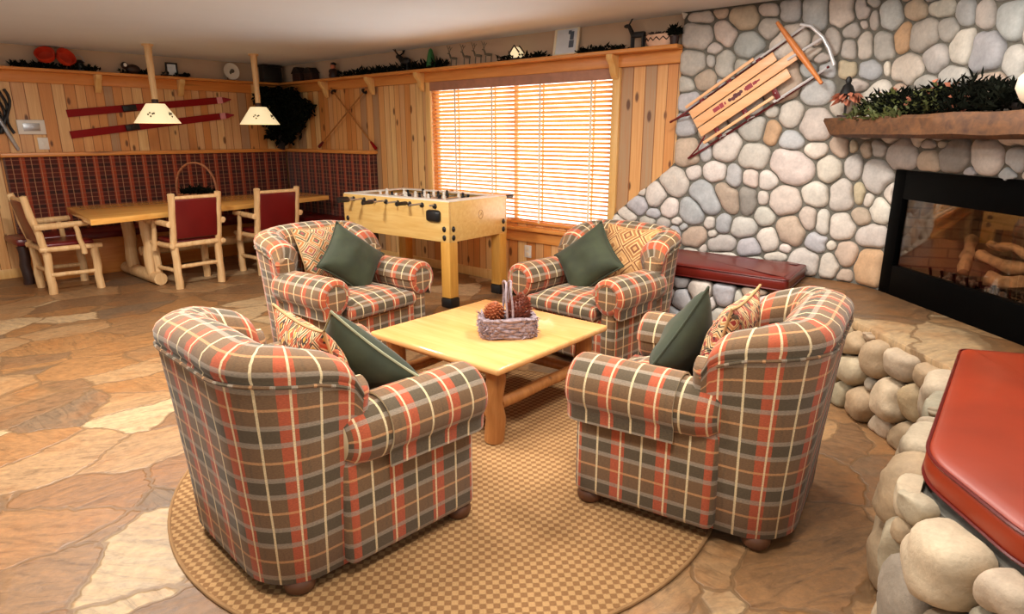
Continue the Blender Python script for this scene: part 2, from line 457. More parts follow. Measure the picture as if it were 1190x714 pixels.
M['tap2'] = tapestry('diamond_tapestry', CRM, rgb(158, 58, 50), rgb(196, 140, 84), rgb(40, 40, 36), 7, 1.7)
M['tap3'] = tapestry('rosette_tapestry', rgb(206, 170, 128), rgb(178, 110, 60), rgb(150, 72, 70), rgb(86, 86, 62), 4.5, 2.6, .3)
M['tap4'] = tapestry('tan_lozenge_tapestry', rgb(212, 166, 110), rgb(158, 106, 62), rgb(200, 148, 92), rgb(128, 78, 48), 3.0, .25, .15)

def brick_mat():
    t = NT('firebrick'); uv = t.coord('UV')
    b = t.n('TexBrick', {'Vector': uv, 'Color1': rgb(122, 88, 60), 'Color2': rgb(102, 74, 50), 'Mortar': rgb(84, 54, 34), 'Scale': 1.0, 'Mortar Size': .006, 'Brick Width': .19, 'Row Height': .062})
    f = t.noise(t.coord(), 9, 4)
    col = t.mix(.6, b.outputs['Color'], t.ramp(f, [(.3, (.5, .48, .45, 1)), (.7, (1.1, 1.1, 1.1, 1))]), 'MULTIPLY')
    return t.done(col, .9)
M['brick'] = brick_mat()
M['fire_log'] = plain('ashen_log', rgb(160, 118, 82), .9, var=.45, scale=16, bump=.5)
M['ember'] = plain('grey_embers', rgb(96, 74, 62), .9, var=.6, scale=40)
M['mantel'] = wood('rough_mantel_wood', rgb(58, 34, 18), rgb(112, 72, 38), .7, axis='X', scale=.8, dark=rgb(44, 18, 10))
M['basket_paint'] = plain('pink_buff_basket', rgb(226, 186, 158), .7, var=.1)
M['figure'] = plain('weathered_bronze', rgb(96, 88, 72), .5, var=.2)
M['picture'] = plain('pale_blue_print', rgb(216, 224, 232), .5, var=.06)
M['picture_ink'] = plain('grey_ink', rgb(84, 96, 112), .6)
ST_WALL=[[0.793,2.351,96.2,64.4,529.9,"g"],
[0.94,2.363,282.2,85.7,554.9,"t"],
[1.11,2.302,82.9,22.9,143.9,"t"],
[1.298,2.337,201.7,105.0,754.7,"g"],
[0.778,2.221,63.2,17.9,142.4,"g"],
[0.994,2.216,105.9,31.0,117.3,"p"],
[0.919,2.125,267.3,64.7,524.1,"g"],
[1.31,2.22,171.2,40.1,234.5,"g"],
[1.45,2.32,211.2,42.8,178.5,"b"],
[1.607,2.292,156.5,29.8,108.1,"b"],
[1.776,2.264,172.4,33.3,113.6,"l"],
[1.161,2.133,82.6,18.5,127.7,"b"],
[0.743,2.022,103.4,16.9,135.6,"g"],
[0.889,2.035,716.3,103.3,632.3,"g"],
[1.008,2.005,189.5,22.8,92.0,"g"],
[0.855,1.907,143.1,24.7,250.9,"t"],
[0.688,1.877,195.3,31.3,353.4,"g"],
[0.727,1.724,116.0,13.1,149.6,"b"],
[0.703,1.582,126.6,10.7,110.8,"b"],
[1.13,1.975,232.3,43.3,344.9,"g"],
[1.903,2.274,381.9,85.2,328.1,"g"],
[1.957,2.308,500.2,231.9,1330.2,"g"],
[1.922,2.183,1517.4,306.0,1137.7,"l"],
[1.982,2.204,1004.4,166.9,286.7,"g"],
[2.087,2.218,179.9,41.8,105.3,"b"],
[2.266,2.225,106.7,61.2,236.0,"t"],
[2.47,2.198,89.0,90.5,415.5,"g"],
[2.678,2.138,248.8,93.9,216.5,"b"],
[2.838,2.096,292.4,100.3,194.9,"g"],
[3.015,2.046,111.9,42.9,106.0,"b"],
[1.853,2.155,278.9,73.8,413.8,"g"],
[1.747,2.113,543.6,80.2,173.6,"g"],
[1.856,2.04,525.1,82.9,228.1,"g"],
[1.948,2.052,395.9,61.8,127.4,"l"],
[2.075,2.036,137.9,31.8,110.5,"g"],
[2.184,2.069,192.7,-10.4,114.0,"o"],
[2.371,2.067,57.8,18.0,120.9,"g"],
[2.565,2.068,166.9,77.5,269.8,"g"],
[2.706,1.96,99.9,21.6,121.4,"l"],
[2.882,1.916,57.3,15.3,94.5,"b"],
[3.084,1.842,159.7,52.7,141.9,"g"],
[1.857,1.92,267.3,58.8,422.9,"y"],
[1.998,1.901,198.7,40.7,202.8,"b"],
[2.106,1.912,1388.3,244.0,351.1,"l"],
[2.262,1.889,54.6,25.2,153.1,"p"],
[2.498,1.927,104.5,41.4,157.2,"g"],
[2.438,1.794,86.9,58.5,525.2,"g"],
[2.662,1.819,87.5,55.2,415.1,"g"],
[2.957,1.756,78.9,40.8,301.4,"t"],
[1.665,1.79,117.8,18.5,119.8,"b"],
[1.598,1.926,191.8,37.9,271.8,"b"],
[1.948,1.807,227.1,54.8,544.9,"p"],
[1.524,1.638,134.3,17.4,140.4,"g"],
[1.691,1.562,93.5,11.6,92.8,"p"],
[1.39,1.662,320.3,45.2,540.9,"g"],
[1.397,1.51,243.0,-4.1,148.8,"o"],
[1.544,1.456,132.3,13.0,239.7,"b"],
[1.718,1.389,160.1,13.8,306.1,"l"],
[1.073,1.407,80.5,6.1,92.9,"l"],
[1.26,1.543,103.9,10.9,127.3,"g"],
[1.285,1.342,66.9,4.0,122.3,"g"],
[1.564,1.271,40.2,12.5,67.4,"p"],
[1.818,1.268,150.4,14.6,102.5,"l"],
[1.875,1.416,248.2,28.1,194.2,"t"],
[1.976,1.284,277.0,31.3,136.8,"g"],
[2.052,1.399,582.3,77.2,325.6,"t"],
[1.949,1.417,1154.2,140.5,511.5,"y"],
[2.13,1.41,198.1,27.1,253.4,"g"],
[2.322,1.386,43.4,7.3,122.2,"g"],
[2.537,1.445,111.3,8.0,1388.9,"g"],
[2.586,1.353,108.1,14.9,310.2,"t"],
[2.675,1.447,392.4,82.0,1054.8,"g"],
[2.792,1.39,58.0,10.4,132.8,"d"],
[3.013,1.389,62.2,11.2,134.3,"l"],
[3.197,1.387,227.0,48.9,231.1,"b"],
[2.143,1.23,94.0,11.7,66.2,"g"],
[1.919,1.103,141.2,11.7,97.4,"l"],
[1.746,1.093,98.0,3.7,131.8,"l"],
[1.546,1.036,66.3,1.6,85.5,"p"],
[1.413,1.176,185.3,10.6,191.7,"l"],
[1.277,1.181,282.2,19.5,186.0,"p"],
[1.135,1.187,209.0,14.4,115.0,"b"],
[1.008,1.21,96.3,2.2,162.6,"l"],
[1.106,1.043,96.4,46.1,87.8,"t"],
[0.928,1.02,60.8,24.5,68.6,"b"],
[0.807,1.203,222.3,7.3,269.2,"l"],
[0.656,1.129,63.2,0.9,78.9,"l"],
[0.733,1.354,85.1,4.9,84.2,"t"],
[1.264,1.017,218.8,15.9,80.4,"d"],
[1.39,1.042,460.6,22.2,392.4,"l"],
[2.035,1.121,470.8,52.0,195.6,"y"],
[2.11,1.079,499.4,44.4,384.2,"l"],
[2.196,1.021,176.4,19.0,123.1,"l"],
[2.073,0.956,173.4,-5.5,287.9,"t"],
[0.898,1.381,371.2,27.6,199.9,"b"],
[0.493,1.012,90.1,-0.3,103.4,"l"],
[0.323,0.92,110.1,-3.7,145.8,"b"],
[0.22,0.828,123.1,54.2,329.6,"l"],
[0.62,0.917,145.3,0.2,137.5,"l"],
[0.477,0.858,234.0,-22.9,483.3,"b"],
[0.824,0.906,84.1,0.6,78.6,"b"],
[1.41,0.906,188.8,3.7,190.4,"g"],
[0.7,0.813,424.9,-37.1,789.0,"l"],
[0.575,0.784,276.2,-15.7,389.1,"g"],
[0.425,0.789,191.6,-40.7,608.4,"g"],
[0.685,0.695,328.8,8.3,153.0,"b"],
[0.859,0.698,93.8,-6.9,139.2,"t"],
[0.984,0.825,485.6,7.8,378.4,"l"],
[1.099,0.825,222.8,4.4,173.1,"b"],
[1.014,0.737,634.0,-29.8,839.2,"l"],
[1.092,0.667,76.2,-14.3,190.7,"g"],
[1.253,0.811,83.3,-8.7,178.2,"g"],
[1.318,0.667,106.8,-12.6,201.9,"b"],
[1.451,0.739,141.7,1.5,124.5,"l"],
[1.606,0.819,99.4,3.5,77.2,"t"],
[1.716,0.924,255.8,17.7,140.6,"p"],
[1.584,0.692,524.3,-13.8,615.7,"l"],
[1.725,0.609,104.1,-3.2,116.7,"l"],
[1.791,0.751,185.2,-0.6,203.7,"b"],
[1.818,0.894,527.4,51.7,125.1,"l"],
[1.521,0.616,166.5,-77.8,763.8,"l"],
[1.961,0.881,135.4,3.9,133.9,"l"],
[2.165,0.845,75.6,-10.0,157.7,"l"],
[2.006,0.693,139.9,0.1,130.3,"t"],
[1.903,0.596,225.2,8.8,137.9,"l"],
[2.183,0.62,67.6,1.5,52.8,"o"],
[2.015,0.545,247.7,-38.2,414.1,"t"]]
ST_A=[[0.925,0.479,215.6,-23.5,265.6,"b"],
[1.078,0.43,136.8,-5.4,103.1,"l"],
[1.263,0.443,152.2,-5.2,116.2,"b"],
[0.95,0.328,149.5,-16.6,162.2,"b"],
[1.464,0.491,94.4,-31.0,251.5,"t"],
[1.652,0.484,297.1,-16.9,294.0,"l"],
[1.366,0.414,1071.9,64.7,218.1,"g"],
[1.749,0.478,609.5,16.7,305.9,"b"]]
ST_B=[[0.646,0.378,93.3,-89.5,316.0,"t"],
[0.843,0.368,126.1,-5.5,100.1,"t"],
[1.044,0.419,84.9,-17.7,101.7,"g"],
[1.227,0.429,164.9,-23.9,162.2,"t"],
[0.662,0.235,72.9,-36.0,134.0,"g"],
[0.596,0.057,114.1,-28.4,125.8,"g"],
[0.775,0.074,59.1,-25.8,85.1,"t"],
[0.998,0.194,69.2,-12.4,64.8,"l"],
[1.147,0.258,206.6,-7.0,131.6,"t"],
[0.953,0.021,110.3,-20.9,94.1,"l"],
[1.124,0.051,142.7,-36.7,134.4,"t"],
[0.456,0.182,111.7,-15.7,111.1,"t"]]
ST_C=[]
ST_D=[[0.178,0.388,62.6,-16.5,51.5,"l"],
[0.381,0.448,305.6,-91.8,185.5,"l"]]
# ================================================================= ROOM
XW, YS, ZC = 4.92, 8.57, 2.40
# floor and ceiling
m = MB(); m.box((1.9, 4.0, -.03), (7.4, 9.6, .06)); struct(m.build('floor', M['floor']), 'flagstone floor of tan and ochre slabs')
m = MB(); m.box((1.9, 4.0, ZC + .03), (7.4, 9.6, .06)); struct(m.build('ceiling', M['ceiling']), 'plain off-white ceiling')
# wall with the skis
m = MB(); m.box((1.6, YS + .06, 1.05), (6.8, .12, 2.1)); m.mi = 1; m.box((1.6, YS + .06, 2.25), (6.8, .12, .3))
struct(m.build('wall_left', [M['pine'], M['tan_wall']]), 'knotty pine wall with the red skis')
# window wall with a hole
WY0, WY1, WZ0, WZ1 = 3.20, 5.53, .62, 2.05
m = MB()
def wseg(y0, y1, z0, z1, mi):
    m.mi = mi; m.box((XW + .06, (y0 + y1) / 2, (z0 + z1) / 2), (.12, y1 - y0, z1 - z0))
wseg(.9, WY0, 0, 2.1, 0); wseg(WY1, YS, 0, 2.1, 0); wseg(WY0, WY1, 0, WZ0, 0); wseg(WY0, WY1, WZ1, 2.1, 0); wseg(.9, YS, 2.1, ZC, 1)
struct(m.build('wall_back', [M['pine'], M['tan_wall']]), 'knotty pine wall around the window')
# baseboards
m = MB(); m.box((XW - .008, 5.8, .05), (.016, 5.5, .1), bevel=.004); struct(m.build('baseboard_back', M['pine_pale']))
m = MB(); m.box((1.6, YS - .008, .05), (6.6, .016, .1), bevel=.004); struct(m.build('baseboard_left', M['pine_pale']))
# window: frame, mullion, pane
w = bpy.data.objects.new('window_1', None); COL.objects.link(w); struct(w, 'wide window behind the blind')
m = MB()
for (y0, y1, z0, z1) in ((WY0, WY0 + .05, WZ0, WZ1), (WY1 - .05, WY1, WZ0, WZ1), (WY0, WY1, WZ0, WZ0 + .05), (WY0, WY1, WZ1 - .05, WZ1), (4.34, 4.39, WZ0, WZ1)):
    m.box((XW + .085, (y0 + y1) / 2, (z0 + z1) / 2), (.05, y1 - y0, z1 - z0), bevel=.004)
m.build('window_frame', M['white'], w)
m = MB(); m.box((XW + .085, (WY0 + WY1) / 2, (WZ0 + WZ1) / 2), (.006, WY1 - WY0 - .06, WZ1 - WZ0 - .06)); m.build('pane', M['glass'], w)
# casing round the window
m = MB()
m.box((XW - .012, WY0 - .035, 1.31), (.03, .075, 1.50), bevel=.004)
m.box((XW - .012, WY1 + .035, 1.31), (.03, .075, 1.50), bevel=.004)
struct(m.build('trim_1', M['pine_pale']), 'pale pine side casing of the window')
m = MB()
m.box((XW - .035, 4.365, .595), (.10, 2.56, .035), bevel=.006); m.box((XW - .012, 4.365, .52), (.028, 2.52, .12), bevel=.005)
struct(m.build('trim_2', M['pine_trim']), 'orange pine window sill and apron')
# picture shelves running round the room with corbels
sh = bpy.data.objects.new('trim_3', None); COL.objects.link(sh); struct(sh, 'long pine display shelf over the window')
m = MB(); m.box((XW - .075, 5.56, 2.155), (.15, 6.02, .03), bevel=.005); m.box((XW - .02, 5.56, 2.0925), (.04, 6.02, .10), bevel=.004)
m.build('shelf_board', M['pine_trim'], sh)
def corbel(M_, parent):
    m = MB(); pf = [(0, 0), (.11, 0), (.11, -.03), (.085, -.06), (.06, -.085), (.05, -.13), (.03, -.165), (0, -.19)]
    m.prism(pf, -.03, .03, bevel=.004, M=M_); return m.build('corbel', M['pine_pale'], parent)
for y in (7.457, 6.5, 5.62, 3.165):
    corbel(Matrix(((-1, 0, 0, XW - .04), (0, 0, 1, y), (0, 1, 0, 2.14), (0, 0, 0, 1))), sh)
sh2 = bpy.data.objects.new('trim_4', None); COL.objects.link(sh2); struct(sh2, 'long pine display shelf over the skis')
m = MB(); m.box((1.9, YS - .075, 2.155), (5.8, .15, .03), bevel=.005); m.box((1.9, YS - .02, 2.085), (5.8, .04, .115), bevel=.004)
m.build('shelf_board', M['pine_trim_x'], sh2)
for x in (1.3, 2.617, 3.512, 4.45):
    corbel(Matrix(((0, 0, 1, x), (-1, 0, 0, YS - .04), (0, 1, 0, 2.14), (0, 0, 0, 1))), sh2)

# ---------------------------------------------------------------- blind
bl = thing('window_blind', 'wide wooden slatted blind lowered over the bright window', 'window blind', (XW, 0, 0))
m = MB(); rt = Matrix.Rotation(math.radians(27), 3, 'Y')
nsl = 33
for i in range(nsl):
    z = .675 + i * (1.935 - .675) / (nsl - 1)
    m.box((.012, (WY0 + WY1) / 2, z), (.047, WY1 - WY0 - .03, .003), rot=rt)
m.build('slats', M['slat'], bl)
m = MB(); m.box((-.005, (WY0 + WY1) / 2, 1.998), (.05, WY1 - WY0 - .005, .09), bevel=.005); m.build('valance', plain('mauve_brown_valance', rgb(172, 122, 96), .5), bl)
m = MB(); m.box((.012, (WY0 + WY1) / 2, .65), (.05, WY1 - WY0 - .03, .022), bevel=.004); m.build('bottom_rail', M['pine_trim'], bl)
for y in (3.42, 4.0, 4.62, 5.15):
    m = MB(); m.box((-.016, y, 1.32), (.002, .022, 1.33)); m.box((.038, y, 1.32), (.002, .022, 1.33)); m.build('ladder_tape', M['cream'], bl)

# ================================================================= STONE WALL
S2 = math.sqrt(.5)
RF, CC = .2 / math.tan(math.radians(22.5)), (4.87 - .2 / math.tan(math.radians(22.5)), 1.27)
S0, S1 = 1.93, 1.93 + RF * PI / 4
def wall_path(s):
    if s < S0: return (4.87, 3.2 - s), (-1, 0)
    if s < S1:
        a = (s - S0) / RF
        return (CC[0] + RF * math.cos(a), CC[1] - RF * math.sin(a)), (-math.cos(a), math.sin(a))
    t = s - S1
    return (4.87 - .2 * S2 - t * S2, 1.07 - .2 * S2 - t * S2), (-S2, S2)
def seg_path(A, B):
    A = Vector(A); B = Vector(B); u = (B - A).normalized(); n = Vector((u.y, -u.x))
    return (lambda s: ((A + u * s)[:], n[:])), (B - A).length
PALS = {'g': (190, 186, 180), 'b': (182, 184, 187), 'l': (216, 209, 200), 'p': (206, 195, 186), 't': (190, 172, 154), 'o': (196, 162, 130), 'y': (202, 186, 160), 'd': (144, 138, 132)}
WARM = {'g': (164, 150, 126), 'b': (158, 148, 130), 'l': (186, 170, 144), 'p': (174, 154, 126), 't': (166, 144, 114), 'o': (166, 132, 96), 'y': (176, 152, 114), 'd': (130, 112, 90)}
def masonry(mb, stones, region, path, box, gap, hfun, pal, seed, fill=True, sizes=(.13, .1, .075, .055, .04), maxr=1.55, rel=1.25):
    """individual domed river stones packed on a face; region(s,z)->bool array"""
    rg = np.random.RandomState(seed)
    S = [list(x) for x in stones]
    keys = ['g', 'b', 'l', 'p', 'g', 'l', 't', 'b']
    if fill:
        P = [(a[0], a[1]) for a in S]; A = [(a[2], a[3], a[4]) for a in S]
        for sz in sizes:
            for _ in range(1400):
                s = rg.uniform(box[0], box[1]); z = rg.uniform(box[2], box[3])
                if not region(np.array([s]), np.array([z]))[0]: continue
                r = sz * rg.uniform(.85, 1.15)
                if P:
                    d = np.array(P) - (s, z); a = np.array(A)
                    dist = np.sqrt((d ** 2).sum(1)); mm = np.sqrt(a[:, 0] * d[:, 0] ** 2 + 2 * a[:, 1] * d[:, 0] * d[:, 1] + a[:, 2] * d[:, 1] ** 2) + 1e-9
                    edge = dist / mm
                    if (dist - edge < r * .72).any(): continue
                as_ = rg.uniform(.75, 1.3); th = rg.uniform(0, PI)
                R = np.array([[math.cos(th), -math.sin(th)], [math.sin(th), math.cos(th)]])
                G = R @ np.diag([(r * as_) ** -2, (r / as_) ** -2]) @ R.T
                P.append((s, z)); A.append((G[0, 0], G[0, 1], G[1, 1])); S.append([s, z, G[0, 0], G[0, 1], G[1, 1], keys[rg.randint(len(keys))]])
    Pn = np.array([x[:2] for x in S]); An = np.array([x[2:5] for x in S], float)
    cl = mb.bm.loops.layers.float_color.get('Col') or mb.bm.loops.layers.float_color.new('Col')
    NA, NR = 40, 44
    th = np.arange(NA) * 2 * PI / NA; D = np.stack([np.cos(th), np.sin(th)], 1)
    for i, st in enumerate(S):
        a = An[i]; q = a[0] * D[:, 0] ** 2 + 2 * a[1] * D[:, 0] * D[:, 1] + a[2] * D[:, 1] ** 2
        rmax = maxr / np.sqrt(q)
        rr = np.linspace(0.02, 1, NR)[None, :] * rmax[:, None]
        X = Pn[i, 0] + rr * D[:, 0:1]; Z = Pn[i, 1] + rr * D[:, 1:2]
        own = rr ** 2 * q[:, None]
        near = np.where(((Pn - Pn[i]) ** 2).sum(1) < 1.0)[0]; near = near[near != i]
        if len(near):
            dx = X[..., None] - Pn[near, 0]; dz = Z[..., None] - Pn[near, 1]
            oth = (An[near, 0] * dx * dx + 2 * An[near, 1] * dx * dz + An[near, 2] * dz * dz).min(-1)
        else: oth = np.full_like(own, 1e9)
        ok = (own < oth) & region(X, Z)
        bad = ~ok; first = np.where(bad.any(1), bad.argmax(1), NR - 1)
        r = rr[np.arange(NA), np.maximum(first - (bad.any(1)).astype(int), 0)]
        for _ in range(3): r = np.minimum(r, .5 * r + .25 * (np.roll(r, 1) + np.roll(r, -1))) * .35 + .65 * (.5 * r + .25 * (np.roll(r, 1) + np.roll(r, -1)))
        r = np.maximum(r - gap, .012)
        if r.mean() < .018: continue
        size = float(np.sqrt(r.min() * r.mean())); H = hfun(size)
        px = [(path(float(Pn[i, 0] + 0))[0])]
        rings = ((.97, -.02), (1.0, .08 * H), (.975, .34 * H), (.90, .60 * H), (.76, .81 * H), (.52, .94 * H), (.26, 1.0 * H)) if H > .05 else ((1.0, -.02), (1.0, .12 * H), (.965, .42 * H), (.87, .72 * H), (.66, .92 * H), (.34, 1.0 * H))
        rows = []
        o = Vector((rg.uniform(-50, 50), rg.uniform(-50, 50), 0)); tl = rg.uniform(-.2, .2, 2)
        for sc, h in rings:
            row = []
            for k in range(NA):
                s = Pn[i, 0] + r[k] * sc * D[k, 0]; z = Pn[i, 1] + r[k] * sc * D[k, 1]
                (x, y), n = path(float(s))
                hh = h
                if h > 0: hh = h * (1 + .22 * mnoise.noise(Vector((s * 9, z * 9, 0)) + o) + tl[0] * D[k, 0] * sc + tl[1] * D[k, 1] * sc)
                row.append((x + n[0] * hh, y + n[1] * hh, z))
            rows.append(row)
        V = mb.grid(rows, None, closed_u=True)
        (x, y), n = path(float(Pn[i, 0]))
        cv = mb.bm.verts.new((x + n[0] * H * 1.01, y + n[1] * H * 1.01, Pn[i, 1]))
        for k in range(NA): mb._face([V[-1][k], V[-1][(k + 1) % NA], cv])
        c = np.array(pal[st[5]], float) * rg.uniform(.95, 1.05) + rg.uniform(-2.5, 2.5, 3)
        col = rgb(*[float(min(250, max(20, t))) for t in c])
        for row in V:
            for v in row:
                for l in v.link_loops: l[cl] = col
        for l in cv.link_loops: l[cl] = col
def edge_s(z):
    return np.where(z > 1.27, .635, np.where(z > .82, .635 + (z - 1.27) * (.635 - .075) / .45, .075))
FS0, FS1, FZ1 = 2.30, 3.80, 1.285
def reg_wall(s, z):
    return (s > edge_s(z)) & (s < 4.25) & (z < 2.395) & (z > .50) & ~((s > FS0) & (s < FS1) & (z < FZ1))
mb = MB()
masonry(mb, ST_WALL, reg_wall, wall_path, (0, 4.25, .5, 2.4), .0055, lambda s: min(.045, .016 + s * .28), PALS, 3)
# mortar bed
mm = MB()
ss = [.075 + .06 * i for i in range(71)]
zz = [.0, .3, .5, .66, .82, .92, 1.02, 1.12, 1.2, 1.285, 1.6, 2.0, 2.4]
def mpt(s, z, d=-0.018):
    s = max(s, float(edge_s(np.array(z))) + .012)
    (x, y), n = wall_path(s); return (x + n[0] * d, y + n[1] * d, z)
ss = sorted(ss + [FS0, FS1])
for i in range(len(ss) - 1):
    for j in range(len(zz) - 1):
        if ss[i] >= FS0 - 1e-6 and ss[i + 1] <= FS1 + 1e-6 and zz[j + 1] <= FZ1 + 1e-6: continue
        for d in (.004,):
            vs = [mm.bm.verts.new(mpt(a, b)) for a, b in ((ss[i], zz[j]), (ss[i + 1], zz[j]), (ss[i + 1], zz[j + 1]), (ss[i], zz[j + 1]))]
            mm._face(vs)
bmesh.ops.remove_doubles(mm.bm, verts=list(mm.bm.verts), dist=1e-4)
wr = bpy.data.objects.new('wall_right', None); COL.objects.link(wr); struct(wr, 'chimney wall of rounded grey river stones')
so = mb.build('river_stones', M['stone'], wr); mo = mm.build('mortar_bed', M['mortar'], wr, recalc=False)
md = mo.modifiers.new('thick', 'SOLIDIFY'); md.thickness = .04; md.offset = 0

# ---------------------------------------------------------------- raised stone hearth and benches
hb = bpy.data.objects.new('stone_hearth', None); COL.objects.link(hb); struct(hb, 'raised hearth and benches of rounded boulders topped with flagstone')
PLAN = [(4.86, 3.05), (4.25, 3.05), (4.25, 1.27), (3.31, .33), (2.03, .24), (1.72, -.06), (1.72, -.55), (3.24, -.55), (4.71, .91), (4.86, 1.10)]
m = MB(); ins = [(4.86, 3.03), (4.272, 3.03), (4.272, 1.262), (3.302, .306), (2.04, .217), (1.745, -.07), (1.745, -.55), (3.24, -.55), (4.71, .91), (4.86, 1.10)]
m.prism(list(reversed(ins)), 0, .478); m.build('mortar_core', M['mortar'], hb)
m = MB(); top = [(4.86, 1.62), (4.30, 1.62), (4.255, 1.28), (3.315, .34), (3.16, .28), (3.16, -.55), (3.24, -.55), (4.71, .91), (4.86, 1.10)]
m.prism(list(reversed(top)), .45, .50, bevel=.008); m.build('flagstone_top', M['hearth'], hb)
mb = MB()
for (A, B, st, sd, ztop, fs) in (((4.84, 3.05), (4.25, 3.05), [], 15, .498, (.1, .08, .06, .045)), ((4.25, 3.05), (4.25, 1.27), ST_A, 11, .498, (.1, .08, .06, .045)), ((4.25, 1.27), (3.31, .33), ST_B, 12, .475, (.1, .08, .06, .05)),
                             ((3.31, .33), (2.03, .24), ST_C, 13, .502, (.15, .12, .09, .06, .04)), ((2.03, .24), (1.72, -.06), ST_D, 14, .502, (.15, .11, .08, .06, .04))):
    pth, L = seg_path(A, B)
    reg = (lambda L, zt: (lambda s, z: (s > -.02) & (s < L + .03) & (z > -.01) & (z < zt)))(L, ztop)
    warm = sd not in (11, 15)
    masonry(mb, st, reg, pth, (0, L, 0, ztop), .004, (lambda s: min(.11, .02 + s * .75)) if warm else (lambda s: min(.05, .016 + s * .35)), WARM if warm else PALS, sd, sizes=fs)
mb.build('boulders', M['boulder'], hb, sharp=85)

# leather cushions on the benches
def cushion(label, poly, z0, z1, mat, rad):
    # rounded plan polygon
    pts = []
    n = len(poly)
    for i in range(n):
        a, b, c = Vector(poly[i - 1]), Vector(poly[i]), Vector(poly[(i + 1) % n]); r = rad[i]
        if r <= 0: pts.append(b[:]); continue
        u = (a - b).normalized(); v = (c - b).normalized()
        for k in range(7):
            t = k / 6
            p = b + u * r * (1 - t) ** 2 + v * r * t ** 2
            pts.append(p[:])
    ob = thing('bench_cushion', label, 'cushion', (0, 0, 0), group=None)
    cx = Vector((sum(p[0] for p in pts) / len(pts), sum(p[1] for p in pts) / len(pts)))
    m = MB(); rows = []
    pv = [Vector(p) for p in pts]
    def ring(ins, z):
        out = []
        for i, p in enumerate(pv):
            a, b = pv[i - 1], pv[(i + 1) % len(pv)]
            t = (b - a).normalized(); nn = Vector((t.y, -t.x))
            if (p - cx).dot(nn) < 0: nn = -nn
            q = p - nn * ins; out.append((q.x, q.y, z))
        return out
    for ins, z in ((.03, z0), (.008, z0 + .008), (0, z0 + .03), (0, z1 - .03), (.006, z1 - .012), (.02, z1 - .003), (.05, z1 + .002), (.12, z1 + .008)): rows.append(ring(ins, z))
    V = m.grid(rows, None, closed_u=True)
    m.cap(V[0], True)
    cv = m.bm.verts.new((cx.x, cx.y, z1 + .012))
    for k in range(len(pv)): m._face([V[-1][k], V[-1][(k + 1) % len(pv)], cv])
    m.build('cushion_pad', mat, ob)
    for z in (z1 - .012, z0 + .012):
        m = MB(); r = [Vector(p) for p in ring(.002, z)]; r.append(r[0]); m.tube(r, .0055, 6, caps=False); m.build('piping', M['piping_red'], ob)
    return ob
cushion('dark red leather bench cushion under the hanging sled', [(4.82, 3.0), (4.215, 3.0), (4.215, 1.36), (4.82, 1.44)], .505, .60, M['vinyl_dark'], (.01, .05, .05, .03))
cushion('large red leather bench cushion nearest the camera on boulder base', [(3.30, .31), (2.08, .235), (1.745, -.05), (1.745, -.53), (3.27, -.53), (3.46, -.05)], .505, .605, M['vinyl_red'], (.04, .10, .10, .03, .03, .05))

# ================================================================= FIREPLACE
fp = thing('fireplace', 'black framed gas fireplace with smoked glass set in stone wall', 'fireplace', (0, 0, 0))
def FPT(s, z, d):   # on the diagonal wall: s along, d out of the wall
    t = s - S1
    return Vector((4.87 - .2 * S2 - t * S2 - S2 * d, 1.07 - .2 * S2 - t * S2 + S2 * d, z))
def fbox(m, s0, s1, z0, z1, d0, d1, bevel=.0):
    c = FPT((s0 + s1) / 2, (z0 + z1) / 2, (d0 + d1) / 2)
    m.box(c, (s1 - s0, abs(d1 - d0), z1 - z0), rot=math.radians(225), bevel=bevel)
I0, I1, J0, J1 = 2.40, 3.66, .69, 1.112
m = MB()
fbox(m, FS0 - .005, I0, .485, FZ1, -.03, .012, .004); fbox(m, I1, FS1, .485, FZ1, -.03, .012, .004)
fbox(m, I0, I1, J1, FZ1, -.03, .012, .004); fbox(m, I0, I1, .485, J0, -.03, .012, .004)
m.build('surround', M['black_metal'], fp)
m = MB(); fbox(m, I0 - .01, I1 + .01, J0 - .01, J1 + .01, -.012, -.007); m.build('glass_front', M['fire_glass'], fp)
m = MB()
Z0f, DB = .60, -.42
def fq(a, b, c, d, us):
    m._face([m.bm.verts.new(p) for p in (a, b, c, d)], us)
def fpanel(p, q, z0, z1):   # p,q = (s,d)
    L = math.hypot(p[0] - q[0], p[1] - q[1])
    fq(FPT(p[0], z0, p[1]), FPT(q[0], z0, q[1]), FPT(q[0], z1, q[1]), FPT(p[0], z1, p[1]), [(0, z0), (L, z0), (L, z1), (0, z1)])
fpanel((2.36, -.03), (2.52, DB), Z0f, 1.2); fpanel((2.52, DB), (3.58, DB), Z0f, 1.2); fpanel((3.58, DB), (3.72, -.03), Z0f, 1.2)
fq(FPT(2.36, Z0f, -.03), FPT(3.72, Z0f, -.03), FPT(3.58, Z0f, DB), FPT(2.52, Z0f, DB), [(0, 0), (1.3, 0), (1.2, .4), (.1, .4)])
fq(FPT(2.36, 1.2, -.03), FPT(3.72, 1.2, -.03), FPT(3.58, 1.2, DB), FPT(2.52, 1.2, DB), [(0, 0), (1.3, 0), (1.2, .4), (.1, .4)])
fo = m.build('firebox', M['brick'], fp, recalc=False)
m = MB()
for k in range(9):
    s = 2.62 + k * .1
    m.tube([FPT(s, .64, -.34), FPT(s, .64, -.1), FPT(s, .72, -.08)], .009, 6)
m.tube([FPT(2.58, .635, -.12), FPT(3.46, .635, -.12)], .01, 6); m.tube([FPT(2.58, .635, -.3), FPT(3.46, .635, -.3)], .01, 6)
for s in (2.62, 3.42):
    for d in (-.12, -.3): m.tube([FPT(s, .6, d), FPT(s, .64, d)], .009, 6)
m.build('grate', M['black_metal'], fp)
m = MB(); r2 = random.Random(5)
